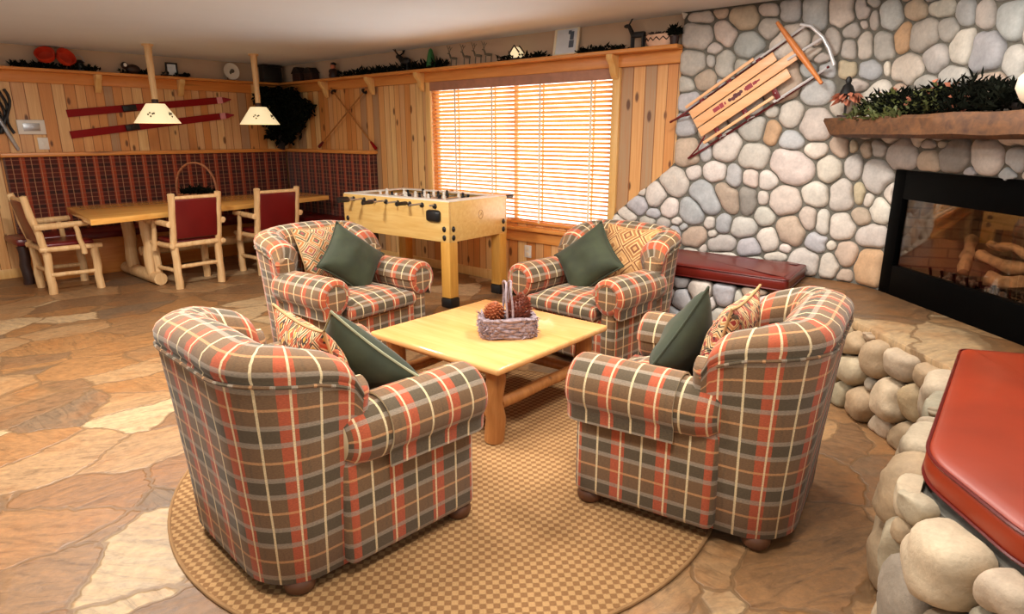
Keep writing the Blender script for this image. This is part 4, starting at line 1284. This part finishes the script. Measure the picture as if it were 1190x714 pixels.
# ---------------------------------------------------------------- pendant lamps
def make_lamp(label):
    t = thing('pendant_lamp', label, 'pendant lamp', group='pendant lamps over the dining table')
    m = MB(); m.tube([(0, 0, ZC - 1.88 + 1.88 - .0), (0, 0, ZC - .018)], .055, 16); m.build('canopy', M['log'], t)
    m = MB(); m.tube(logpts((0, 0, 1.85), (0, 0, ZC - .015), 9, .0015), [.030, .03, .031, .032, .033, .034, .035, .037, .039], 12, bump=.08); m.build('log_stem', M['log'], t)
    m = MB(); m.lathe([(.012, 1.80), (.03, 1.80), (.034, 1.85), (.02, 1.87), (.0, 1.872)], seg=16); m.build('socket_cap', M['dark_brown'], t)
    m = MB(); m.lathe([(.225, 1.615), (.09, 1.812), (.0, 1.815), (.0, 1.811), (.086, 1.808), (.221, 1.615), (.225, 1.615)], seg=40); sh = m.build('shade', M['shade'], t)
    m = MB()
    for a0, w0 in ((-2.25, .34), (-1.05, .2)):
        for k in range(5):
            a = a0 + w0 * (k / 4 - .5); z = 1.70 + .02 * math.sin(k * 2.2); r = .225 - (z - 1.615) / .197 * .135 + .003
            m.ball((r * math.cos(a), r * math.sin(a), z), .014, 1, (.7, .7, .8))
    m.build('painted_motif', M['figure'], sh)
    return t
l0 = make_lamp('left pendant lamp with log stem and parchment cone shade over dining table')
l0.location = (2.83, 7.53, 0)
l1 = copy_tree(l0); l1.location = (3.975, 7.53, 0); l1['label'] = 'right pendant lamp with parchment cone shade, nearest dark corner tree'
# ================================================================= SLED ON THE STONE WALL
sl = thing('wooden_sled', 'wooden snow sled with dark red runners hung on the stone wall', 'sled')
def SP(u, v, w): return Vector((4.842 - w, 2.387 - .844 * u + .537 * v, 1.333 + .537 * u + .844 * v))
SR = Matrix(((0, 0, -1), (-.844, .537, 0), (.537, .844, 0)))   # local x=u, y=v, z=w
def sbox(m, u0, u1, v0, v1, w0, w1, bevel=.003): m.box(SP((u0 + u1) / 2, (v0 + v1) / 2, (w0 + w1) / 2), (u1 - u0, v1 - v0, w1 - w0), rot=SR, bevel=bevel)
for v0, v1, u1 in ((.075, .145, .90), (.153, .223, .985), (.231, .298, .87)):
    m = MB(); sbox(m, .16, u1, v0, v1, .07, .084); m.build('slat', M['sled_slat'], sl)
for v in (.028, .338):
    m = MB(); sbox(m, .15, .74, v - .011, v + .011, .07, .082); m.build('side_rail', M['sled_slat'], sl)
for v in (0.0, .325):
    m = MB(); m.tube([SP(-.03, v, .045), SP(.02, v, .022), SP(.1, v, .015), SP(.5, v, .012), SP(.9, v, .015), SP(1.05, v, .03), SP(1.12, v, .055)], .0085, 8); m.build('runner', M['runner'], sl)
    m = MB(); m.tube([SP(-.02, v, .045), SP(.08, v + (.02 if v == 0 else -.02), .06), SP(.18, v + (.07 if v == 0 else -.06), .068)], .006, 8); m.build('runner_brace', M['runner'], sl)
    m = MB(); m.tube([SP(.72, v, .06), SP(.9, v, .055), SP(1.11, v, .05)], .009, 8); m.build('front_strut', M['steel'], sl)
    m = MB()
    for u in (.28, .52, .76):
        m.tube([SP(u - .03, v, .015), SP(u, v, .055), SP(u + .03, v, .015)], .005, 6); m.tube([SP(u, v, .055), SP(u, .05 if v == 0 else .3, .066)], .006, 6)
    m.build('stanchions', M['steel'], sl)
m = MB()
for u in (.28, .52, .76): sbox(m, u - .018, u + .018, .0, .325, .056, .07)
m.build('cross_slats', M['runner'], sl)
m = MB(); m.tube([SP(1.09, .35, .05), SP(1.14, .30, .052), SP(1.17, .19, .055), SP(1.17, .10, .055), SP(1.15, -.012, .05)], .012, 10); m.build('bumper', M['steel'], sl)
m = MB(); m.tube([SP(.93, .188, .09), SP(1.05, .187, .075), SP(1.168, .185, .058)], .010, 8); m.build('steering_link', M['steel'], sl)
m = MB(); a, b = SP(.985, .445, .10), SP(1.047, -.08, .10)
m.tube([a.lerp(b, i / 8) for i in range(9)], [.012, .015, .018, .021, .022, .021, .018, .015, .012], 10, dome=.008); m.build('steering_bar', M['sled_bar'], sl)
m = MB()
for u, L, h in ((.355, .055, .030), (.40, .03, .036), (.43, .012, .02), (.60, .014, .02), (.63, .05, .034), (.675, .03, .022), (.70, .03, .012)): sbox(m, u - L / 2, u + L / 2, .188 - h / 2, .188 + h / 2, .084, .0855, .0)
m.build('faded_lettering', M['print_red'], sl)
m = MB()
for u, v, r in ((.47, .188, .013), (.495, .182, .014), (.52, .190, .018), (.545, .186, .015), (.565, .192, .012)): m.ball(SP(u, v, .084), r, 2, (.12, 1.2, 1))
m.build('faded_emblem', M['print_dark'], sl)

# ================================================================= SKIS, POLES, PLATES
def ski(label, A, B):
    t = thing('ski', label, 'ski', group='red skis on the pine wall')
    A, B = Vector(A), Vector(B); d = (B - A).normalized(); L = (B - A).length; up = Vector((0, -1, 0)).cross(d) * -1
    m = MB(); rows = []
    n = 26
    for i in range(n + 1):
        tt = i / n; p = A + d * L * tt
        w = .040 * (1 if tt < .9 else math.sqrt(max(0.02, 1 - ((tt - .9) / .1) ** 2))); out = .012 + .075 * max(0, (tt - .88) / .12) ** 2
        p = p + Vector((0, -out, 0))
        rows.append([p + up * w + Vector((0, .006, 0)), p - up * w + Vector((0, .006, 0)), p - up * w - Vector((0, .006, 0)), p + up * w - Vector((0, .006, 0))])
    V = m.grid(rows, None, closed_u=True); m.cap(V[0], True); m.cap(V[-1]); m.build('ski_body', M['ski_red'], t)
    R = Matrix((d, Vector((0, -1, 0)), up)).transposed()
    m = MB(); m.box(A + d * L * .345 + Vector((0, -.035, 0)), (.15, .04, .068), rot=R, bevel=.01); m.box(A + d * L * .345 + Vector((0, -.06, 0)), (.03, .02, .03), rot=R, bevel=.006)
    m.build('binding', M['black'], t)
    m = MB(); m.box(A + d * L * .93 + Vector((0, -.052, 0)), (.07, .006, .076), rot=R); m.build('tip_band', M['ski_pink'], t)
ski('upper red ski on the pine wall', (2.285, YS - .004, 1.722), (4.11, YS - .004, 1.935))
ski('lower red ski on the pine wall', (2.283, YS - .004, 1.494), (4.13, YS - .004, 1.745))
def pole(label, top, bot, gripc, off):
    t = thing('ski_pole', label, 'ski pole', group='crossed ski poles')
    a = Vector((XW - off, top[0], top[1])); b = Vector((XW - off, bot[0], bot[1])); d = (b - a).normalized()
    m = MB(); m.tube([a, b], .0095, 8); m.build('shaft', M['log_dark'], t)
    m = MB(); m.tube([b - d * .12, b - d * .05, b], [.014, .02, .021], 10, dome=.01); m.build('grip', gripc, t)
    m = MB(); c = a + d * .07; R = d.to_track_quat('Z', 'Y').to_matrix()
    m.lathe([(.010, -.006), (.034, -.004), (.038, .0), (.034, .004), (.010, .006)], c, 18, rot=R); m.build('pole_basket', M['black'], t)
pole('ski pole with red grip leaning down to the right', (7.36, 2.06), (6.50, 1.335), M['ski_red'], .05)
pole('ski pole with red and black grip leaning down to the left', (6.57, 2.03), (7.68, 1.345), M['runner'], .075)
t = thing('thermostat', 'pale rectangular control plate on pine wall left of the skis', 'wall control', (1.936, YS, 1.575))
m = MB(); m.box((0, -.015, 0), (.25, .03, .15), bevel=.008); m.build('cover', M['white'], t)
m = MB(); m.box((0, -.031, 0), (.15, .004, .08), bevel=.002); m.build('grille', M['grey_metal'], t)
t = thing('light_switch', 'white wall switch plate below the pale control plate', 'light switch', (2.02, YS, 1.405))
m = MB(); m.box((0, -.006, 0), (.095, .012, .125), bevel=.004); m.build('plate', M['white'], t)
m = MB(); m.box((0, -.016, 0), (.02, .014, .04), bevel=.003); m.build('toggle', M['white'], t)
t = thing('wall_outlet', 'white wall outlet on pine boards below the window sill', 'outlet', (XW, 4.143, .36))
m = MB(); m.box((-.006, 0, 0), (.012, .085, .125), bevel=.004); m.build('plate', M['white'], t)
m = MB()
for z in (-.028, .028): m.box((-.013, 0, z), (.004, .04, .035), bevel=.001)
m.build('sockets', M['cream'], t)
t = thing('hanging_straps', 'tangle of black straps with a pale strip hung at the far left', 'straps', (1.68, YS - .03, 1.65))
m = MB(); r2 = random.Random(9)
for k in range(7):
    x0 = -.10 + .03 * k
    m.tube([(x0 + .03 * math.sin(i * .9 + k), -.01 - .02 * math.cos(i * 1.3 + k), .30 - .055 * i) for i in range(9)], .014, 6)
m.build('strap', M['black'], t)
m = MB(); m.tube([(-.02, -.02, .02), (.03, -.025, -.12), (.10, -.02, -.31)], [.018, .022, .016], 8); m.build('pale_strip', M['grey_metal'], t)

# ================================================================= DARK TREE IN THE CORNER
t = thing('artificial_tree', 'almost black artificial tree standing on the bench ledge in corner', 'artificial tree', (4.72, 8.40, BT + .01))
m = MB(); m.tube(logpts((-.02, -.02, 0), (.02, .02, .50), w=.015), [.05, .042, .04, .036, .034, .03, .02], 8, bump=.2); m.build('trunk', M['bark'], t)
m = MB(); r2 = random.Random(21)
# clumps of boughs: offset along the walls (u to the left along the ski wall, v to the right along the window wall), height above the ledge
CL = [(.10, .10, .52, .20), (.05, .22, .60, .17), (.04, .40, .56, .16), (.05, .55, .50, .13), (.05, .46, .36, .13), (.22, .10, .60, .17), (.36, .08, .62, .12), (.14, .18, .36, .18), (.05, .30, .30, .15),
      (.24, .08, .40, .14), (.10, .10, .20, .14), (.22, .05, .20, .10), (.03, .18, .16, .10), (.10, .10, .70, .16), (.30, .05, .74, .10), (.05, .34, .72, .10), (.05, .66, .52, .12)]
for (u, v, h, r) in CL:
    for _ in range(int(900 * r)):
        q = Vector((r2.gauss(0, 1), r2.gauss(0, 1), r2.gauss(0, 1))).normalized() * r * r2.random() ** .5
        p = Vector((.13 - u + q.x, .10 - v + q.y, h + q.z)); p.x = min(p.x, .16); p.y = min(p.y, .13); p.z = min(p.z, .80)
        dd = Vector((r2.uniform(-1, 1), r2.uniform(-1, 1), r2.uniform(-.8, .5)))
        if dd.x > 0 and p.x > .04: dd.x *= -1
        if dd.y > 0 and p.y > .01: dd.y *= -1
        if p.z > .7: dd.z = -abs(dd.z)
        m.blade(p, dd, r2.uniform(.06, .12), .024)
m.build('foliage', M['needle'], t)

# ================================================================= THINGS ON THE SHELVES
SZ = 2.17
def garland(name, label, pts, n, L, w, rz, ry, seed, mats=None, sag=0):
    t = thing(name, label, 'garland', group=None)
    m = MB(); r2 = random.Random(seed); P = [Vector(p) for p in pts]
    for _ in range(n):
        f = r2.random() * (len(P) - 1); i = min(int(f), len(P) - 2); p = P[i].lerp(P[i + 1], f - i)
        p = p + Vector((r2.uniform(-ry, ry), r2.uniform(-ry, ry), r2.random() ** 1.5 * rz))
        dd = Vector((r2.uniform(-1, 1), r2.uniform(-1, 1), r2.uniform(0, 1)))
        m.blade(p, dd, L * r2.uniform(.5, 1.2), w)
    m.build('sprigs', mats or M['needle'], t)
    m = MB(); m.tube([p + Vector((0, 0, .012)) for p in P], .010, 6); m.build('stem', M['bark'], t)
    return t
ys = YS - .075; xw = XW - .075
garland('evergreen_garland', 'dark evergreen garland on ski shelf around the red bowls', [(1.86, ys, SZ), (2.2, ys, SZ), (2.62, ys, SZ)], 240, .075, .012, .04, .04, 1)
garland('evergreen_garland', 'short evergreen sprig on ski shelf by the left lamp stem', [(2.86, ys, SZ), (3.08, ys, SZ), (3.12, ys, SZ)], 60, .06, .012, .03, .04, 2)
garland('evergreen_garland', 'small dark sprig on ski shelf next to black frame', [(3.30, ys, SZ), (3.56, ys, SZ), (3.6, ys, SZ)], 60, .06, .012, .03, .04, 3)
garland('evergreen_garland', 'evergreen garland left of the window on the far shelf', [(xw, 7.05, SZ), (xw, 6.4, SZ), (xw, 5.75, SZ), (xw, 5.2, SZ)], 420, .085, .013, .05, .04, 4)
garland('evergreen_garland', 'evergreen garland beside the little lit house over the window', [(xw, 4.45, SZ), (xw, 4.2, SZ), (xw, 3.90, SZ)], 130, .06, .012, .03, .04, 5)
garland('evergreen_garland', 'evergreen garland between framed picture and deer figure', [(xw, 3.52, SZ), (xw, 3.3, SZ), (xw, 3.06, SZ)], 130, .06, .012, .03, .04, 6)
for i, (x, tl, lab) in enumerate(((2.17, .75, 'left one of two red bowls tipped on the ski shelf'), (2.31, 1.0, 'right one of two red bowls tipped on the ski shelf'))):
    m = MB(); m.lathe([(0, 0), (.05, 0), (.085, .035), (.095, .09), (.088, .09), (.075, .035), (.04, .012), (0, .012)], seg=28)
    o = tag(m.build('red_bowl', M['red_item']), lab, 'bowl', 'red bowls'); o.location = (x, ys - .01, SZ + .095); o.rotation_euler = (tl, (-.5, .5)[i], 0)
t = thing('lantern', 'small black lantern with wire handle on the ski shelf', 'lantern', (2.47, ys, SZ))
m = MB(); m.lathe([(0, 0), (.05, 0), (.05, .015), (.035, .02), (.035, .085), (.05, .09), (.02, .115), (0, .118)], seg=16); m.build('body', M['black'], t)
m = MB(); m.tube([(.045 * math.cos(a), 0, .09 + .075 * math.sin(a)) for a in [PI * i / 14 for i in range(15)]], .004, 6); m.build('handle', M['grey_metal'], t)
t = thing('ornament', 'dark rounded ornament with a white face patch on ski shelf', 'ornament', (2.97, ys, SZ))
m = MB(); m.ball((.03, 0, .055), .055, 2, (1.5, 1, 1)); m.ball((-.055, -.005, .09), .04, 2); m.build('body', M['dark_brown'], t)
m = MB(); m.ball((-.058, -.038, .095), .02, 2, (1, .5, 1.1)); m.build('white_patch', M['white'], t)
t = thing('picture_frame', 'small black picture frame leaning on the ski shelf', 'picture frame', (3.43, ys, SZ))
m = MB()
for a, b in (((-.06, .08), (.018, .16)), ((.06, .08), (.018, .16)), ((0, .01), (.13, .018)), ((0, .15), (.13, .018))): m.box((a[0], 0, a[1]), (b[0], .018, b[1]), bevel=.003)
m.build('frame', M['black'], t)
m = MB(); m.box((0, .004, .08), (.105, .006, .13)); m.build('print', M['picture'], t)
t = thing('plate', 'round white decorated plate standing on ski shelf near corner', 'plate', (4.16, ys, SZ))
R = Matrix.Rotation(PI / 2 - .12, 3, 'X')
m = MB(); m.lathe([(0, 0), (.06, 0), (.10, .014), (.103, .018), (.06, .007), (0, .006)], (0, .0, .108), 36, rot=R); m.build('dish', M['white'], t)
m = MB(); m.ball((.012, -.012, .115), .026, 2, (1.1, .14, 1)); m.ball((-.012, -.01, .095), .018, 2, (.8, .14, 1.3)); m.build('painted_motif', M['figure'], t)
m = MB(); m.box((0, .03, .004), (.09, .05, .008)); m.tube([(-.04, .02, .004), (-.04, .045, .12)], .005, 6); m.tube([(.04, .02, .004), (.04, .045, .12)], .005, 6); m.build('stand', M['black'], t)
t = thing('storage_box', 'black box on the shelf in the room corner', 'box', (4.70, ys - .005, SZ), 0)
m = MB(); m.box((0, 0, .10), (.27, .13, .20), bevel=.015); m.build('body', M['black'], t)
m = MB(); m.box((0, 0, .208), (.285, .14, .03), bevel=.008); m.build('lid', M['black'], t)
for y, hgt_, lab in ((8.02, .17, 'dark brown wooden house ornament next to the black corner box'), (7.74, .15, 'lower dark brown wooden house ornament left of carved figure')):
    t = thing('house_ornament', lab, 'ornament', (xw, y, SZ))
    m = MB(); m.box((0, 0, hgt_ * .3), (.10, .19, hgt_ * .6), bevel=.004); m.build('walls', M['dark_brown'], t)
    m = MB(); m.prism([(-.11, 0), (.11, 0), (.03, hgt_ * .45), (-.03, hgt_ * .45)], -.06, .06, M=Matrix(((0, 0, 1, 0), (1, 0, 0, 0), (0, 1, 0, hgt_ * .58), (0, 0, 0, 1)))); m.build('roof', M['bark'], t)
t = thing('carved_figure', 'dark carved figure with tan face on shelf above ski poles', 'figurine', (xw, 7.23, SZ))
m = MB(); m.lathe([(0, 0), (.06, 0), (.065, .03), (.05, .09), (.03, .11), (0, .115)], seg=16); m.ball((0, .05, .08), .035, 2); m.build('body', M['dark_brown'], t)
m = MB(); m.ball((-.01, 0, .135), .034, 2); m.build('head', M['leaf_pink'], t)
m = MB(); m.ball((.0, .0, .165), .038, 2, (1, 1, .55)); m.build('hat', M['black'], t)
t = thing('antlered_figure', 'black antlered moose figure on the shelf left of green tree', 'figurine', (xw, 5.85, SZ), PI / 2)
m = MB(); m.ball((0, 0, .10), .05, 2, (1.6, .8, .9)); m.tube([(.05, 0, .11), (.10, 0, .15)], [.035, .026], 10); m.ball((.12, 0, .16), .03, 2, (1.4, .8, .8))
m.build('body', M['black'], t)
for dx in (-.05, .05):
    for dy in (-.022, .022): m = MB(); m.tube([(dx, dy, 0), (dx, dy, .08)], .011, 8); m.build('leg', M['black'], t)
for s in (-1, 1):
    m = MB(); m.tube([(.105, s * .015, .175), (.10, s * .05, .20), (.09, s * .075, .25)], [.008, .009, .004], 6); m.tube([(.10, s * .05, .20), (.13, s * .07, .235)], [.007, .004], 6); m.build('antler', M['black'], t)
t = thing('tree_ornament', 'slim green tree ornament on the shelf over the blind', 'ornament', (xw, 5.44, SZ))
m = MB(); m.lathe([(.045, .02), (.05, .025), (.045, .08), (.035, .14), (.02, .19), (0, .205)], seg=16); m.build('cone', M['green_glass'], t)
m = MB(); m.lathe([(0, 0), (.03, 0), (.03, .02), (0, .02)], seg=12); m.build('base', M['dark_brown'], t)
for i, (y, lab) in enumerate(((5.09, 'leftmost of the small bronze wire reindeer over the blind'), (4.90, 'second bronze wire reindeer from the green tree'), (4.74, 'third bronze wire reindeer from the green tree'), (4.60, 'faintest bronze wire reindeer, nearest the lit house'))):
    t = thing('wire_reindeer', lab, 'figurine', (xw, y, SZ), PI / 2 + .3, 'wire reindeer')
    m = MB(); m.tube([(-.035, 0, .075), (.0, 0, .08), (.035, 0, .085), (.05, 0, .125), (.07, 0, .13)], [.012, .014, .012, .008, .006], 8); m.build('body', M['figure'], t)
    for dx in (-.03, .03): m = MB(); m.tube([(dx, 0, .07), (dx + .004, .0, 0)], .0055, 6); m.build('leg', M['figure'], t)
    m = MB()
    for s in (-1, 1): m.tube([(.052, 0, .13), (.05, s * .02, .165), (.06, s * .03, .20)], .0035, 5); m.tube([(.05, s * .02, .165), (.03, s * .026, .19)], .003, 5)
    m.build('antlers', M['figure'], t)
t = thing('lit_house', 'small cream house ornament glowing on the shelf over blind', 'ornament', (xw, 4.237, SZ))
m = MB(); m.prism([(-.05, 0), (.05, 0), (.05, .05), (0, .10), (-.05, .05)], -.035, .035, M=Matrix(((0, 0, 1, 0), (1, 0, 0, 0), (0, 1, 0, .02), (0, 0, 0, 1)))); m.build('walls', M['shade'], t)
m = MB(); m.tube([(-.038, -.06, .065), (-.038, 0, .128), (-.038, .06, .065)], .008, 6); m.tube([(.038, -.06, .065), (.038, 0, .128), (.038, .06, .065)], .008, 6); m.box((0, 0, .01), (.1, .13, .02), bevel=.004); m.build('eaves', M['dark_brown'], t)
t = thing('framed_picture', 'pale framed print with blue figure leaning above the blind', 'picture', (xw + .02, 3.69, SZ))
R = Matrix.Rotation(.16, 3, 'Y')
m = MB()
for (y, z, a, b) in ((-.125, .125, .022, .25), (.125, .125, .022, .25), (0, .01, .27, .022), (0, .24, .27, .022)): m.box(R @ Vector((0, y, z)), (.018, a, b), rot=R, bevel=.003)
m.build('frame', M['cream'], t)
m = MB(); m.box(R @ Vector((.004, 0, .125)), (.006, .235, .22), rot=R); m.build('print', M['picture'], t)
m = MB()
for y, z, a, b in ((-.055, .17, .04, .07), (-.055, .10, .05, .06), (-.03, .20, .03, .03)): m.box(R @ Vector((-.0005, y, z)), (.004, a, b), rot=R, bevel=.0)
m.build('printed_figure', M['picture_ink'], t)
t = thing('deer_figure', 'dark standing deer figure on shelf right of the garland', 'figurine', (xw, 2.97, SZ), -PI / 2 + PI)
m = MB(); m.box((-.03, 0, .105), (.13, .045, .045), bevel=.015); m.tube([(.02, 0, .11), (.055, 0, .17)], [.02, .016], 8); m.ball((.075, 0, .178), .02, 2, (1.6, .8, .8)); m.build('body', M['black'], t)
for dx in (-.08, .02):
    for dy in (-.015, .015): m = MB(); m.tube([(dx, dy, 0), (dx, dy, .1)], .009, 8); m.build('leg', M['black'], t)
m = MB(); m.tube([(.06, 0, .185), (.03, .0, .23), (-.01, .0, .26)], .006, 6); m.tube([(.03, 0, .23), (.035, .03, .26)], .005, 6); m.build('antlers', M['black'], t)
t = thing('painted_basket', 'low buff pink basket with zigzag band at the shelf end', 'basket', (xw, 2.735, SZ))
m = MB(); m.lathe([(0, 0), (.10, 0), (.125, .04), (.125, .085), (.118, .085), (.115, .04), (0, .02)], seg=32, sx=.55); m.build('bowl', M['basket_paint'], t)
m = MB()
for k in range(28):
    a0, a1 = 2 * PI * k / 28, 2 * PI * (k + 1) / 28; z0, z1 = (.04, .065) if k % 2 else (.065, .04)
    m.tube([(.0705 * math.cos(a0), .128 * math.sin(a0), z0), (.0705 * math.cos(a1), .128 * math.sin(a1), z1)], .004, 5)
m.build('zigzag_band', M['dark_brown'], t)
m = MB(); tufts(m, 60, 0, .05, .08, .04, .06, .02, .04, .008, random.Random(4)); m.build('sprigs', M['dark_brown'], t)
t = thing('potted_plant', 'small dark leafy plant at the shelf end against the stone', 'plant', (xw - .03, 2.60, SZ))
m = MB(); m.lathe([(0, 0), (.03, 0), (.036, .06), (.03, .06), (0, .05)], seg=16); m.build('pot', M['dark_brown'], t)
m = MB(); tufts(m, 90, 0, 0, .07, .035, .03, .05, .07, .014, random.Random(6)); m.build('leaves', M['needle'], t)

# ================================================================= THINGS ON THE MANTEL
MZ = 1.612
t = thing('garden_figure', 'little dark figure with peach petals at the left mantel end', 'figurine', FPT(2.06, MZ, .26), math.radians(45))
m = MB(); m.lathe([(0, 0), (.045, 0), (.045, .010), (0, .012)], seg=20); m.build('base', M['dark_brown'], t)
m = MB(); m.tube([(0, 0, .01), (.0, 0, .13)], .0075, 8); m.build('stem', M['black'], t)
m = MB(); m.lathe([(.035, .125), (.05, .14), (.03, .19), (.014, .205), (.02, .225), (.012, .245), (0, .25)], seg=16); m.build('hooded_body', M['black'], t)
m = MB(); r2 = random.Random(8)
for k in range(26):
    a = 2 * PI * k / 26; m.blade((.035 * math.cos(a), .035 * math.sin(a), .15 - .02 * (k % 3)), (math.cos(a), math.sin(a), -.5 - .3 * (k % 2)), .075, .017)
m.build('petals', M['leaf_pink'], t)
def mantel_garland():
    t = thing('mantel_garland', 'bushy olive and dark evergreen garland along the mantel', 'garland')
    r2 = random.Random(33)
    for nm, mt, n, s0, s1, L, w, hz in (('needles', M['needle'], 2600, 2.24, 3.36, .06, .007, .10), ('olive_leaves', M['leaf_green'], 900, 2.2, 2.95, .045, .011, .10), ('petals', M['leaf_pink'], 60, 2.34, 3.05, .04, .017, .12)):
        m = MB()
        for _ in range(n):
            s = r2.uniform(s0, s1); q = (s - 2.24) / 1.12
            hh = hz * (.65 + .55 * math.sin(q * PI * .95) + .25 * math.sin(q * 9) ) * (1.25 if .5 < q < .8 else 1)
            dep = .165 + r2.uniform(-.11, .13); z = MZ + r2.random() ** 1.2 * hh
            if q < .45 and r2.random() < .12 and nm == 'olive_leaves': dep = .33; z = MZ + r2.uniform(-.03, .02)
            dd = Vector((r2.uniform(-1, 1), r2.uniform(-1, 1), r2.uniform(-.1, 1)))
            if dep < .08: dd = Vector((-abs(dd.x), abs(dd.y), dd.z))
            m.blade(FPT(s, z, dep), dd, L * r2.uniform(.55, 1.2), w)
        m.build(nm, mt, t)
    m = MB(); m.tube([FPT(2.25 + .11 * i, MZ + .02 + .008 * math.sin(i), .17) for i in range(11)], .014, 8); m.build('stem', M['bark'], t)
mantel_garland()
t = thing('pottery_jar', 'round cream pottery jar with dark mouth on the mantel', 'jar', FPT(3.52, MZ, .19))
R = Matrix.Rotation(math.radians(25), 3, Vector((-1, 1, 0)))
m = MB(); m.lathe([(0, 0), (.06, 0), (.10, .035), (.125, .085), (.12, .13), (.09, .165), (.055, .178), (.05, .176), (.08, .155)], seg=36); m.build('body', M['pot'], t)
m = MB(); m.lathe([(0, .170), (.052, .172), (.052, .178), (.0, .176)], seg=24); m.build('mouth', M['dark_brown'], t)
# ================================================================= CAMERA AND LIGHT
sc = bpy.context.scene
cam = bpy.data.cameras.new('camera'); co = bpy.data.objects.new('camera', cam); COL.objects.link(co)
cam.sensor_width = 36; cam.sensor_fit = 'HORIZONTAL'; cam.lens = 749.4 / 1190 * 36; cam.clip_start = .05
co.location = (0, 0, 1.5); co.rotation_euler = (math.radians(90 - 14.99), 0, math.radians(-48.43)); sc.camera = co
def area(name, loc, rot, sx, sy, e, col, spread=180):
    l = bpy.data.lights.new(name, 'AREA'); l.shape = 'RECTANGLE'; l.size = sx; l.size_y = sy; l.energy = e; l.color = col; l.spread = math.radians(spread)
    o = bpy.data.objects.new(name, l); COL.objects.link(o); o.location = loc; o.rotation_euler = rot; return o
WARM_ = (1.0, .95, .88); DAY = (1.0, .97, .92)
area('daylight', (XW + 1.1, 4.36, 1.6), (0, math.radians(90), 0), 2.2, 3.4, 200, DAY)
for i, (x, y, e) in enumerate(((.9, .7, 28), (2.7, 1.0, 24), (.4, 2.6, 40), (2.0, 2.3, 22), (1.2, 4.4, 95), (3.3, .45, 8), (3.45, 1.75, 30))):
    area('ceiling_fill', (x, y, 2.38), (0, 0, 0), .35, .35, e, WARM_)  # unseen fill lights added under the ceiling to brighten room and stonework
for x in (2.83, 3.975):
    l = bpy.data.lights.new('lamp_bulb', 'POINT'); l.energy = 32; l.color = (1, .78, .5); l.shadow_soft_size = .04
    o = bpy.data.objects.new('lamp_bulb', l); COL.objects.link(o); o.location = (x, 7.53, 1.66)
l = bpy.data.lights.new('firebox_fill', 'POINT'); l.energy = 1.2; l.color = (1, .8, .55); l.shadow_soft_size = .02  # added fill, hidden above the glass, to brighten the firebox interior
o = bpy.data.objects.new('firebox_fill', l); COL.objects.link(o); o.location = FPT(3.0, 1.17, -.14)
wd = bpy.data.worlds.new('world'); sc.world = wd; wd.use_nodes = True
wt = wd.node_tree; bg = wt.nodes['Background']; bg.inputs[0].default_value = (1.0, .96, .90, 1)
tc = wt.nodes.new('ShaderNodeTexCoord'); sx = wt.nodes.new('ShaderNodeSeparateXYZ'); mr = wt.nodes.new('ShaderNodeMapRange')   # a snow-bright sky outside the window side
wt.links.new(tc.outputs['Generated'], sx.inputs[0]); wt.links.new(sx.outputs[0], mr.inputs[0])
mr.inputs[1].default_value = .25; mr.inputs[2].default_value = .6; mr.inputs[3].default_value = .5; mr.inputs[4].default_value = 2.6
wt.links.new(mr.outputs[0], bg.inputs[1])
vs = sc.view_settings; vs.view_transform = 'Standard'; vs.look = 'None'; vs.gamma = 1; vs.exposure = 0.27; vs.use_curve_mapping = False
sc.cycles.use_denoising = True
sc.cycles.max_bounces = 8; sc.cycles.sample_clamp_indirect = 6
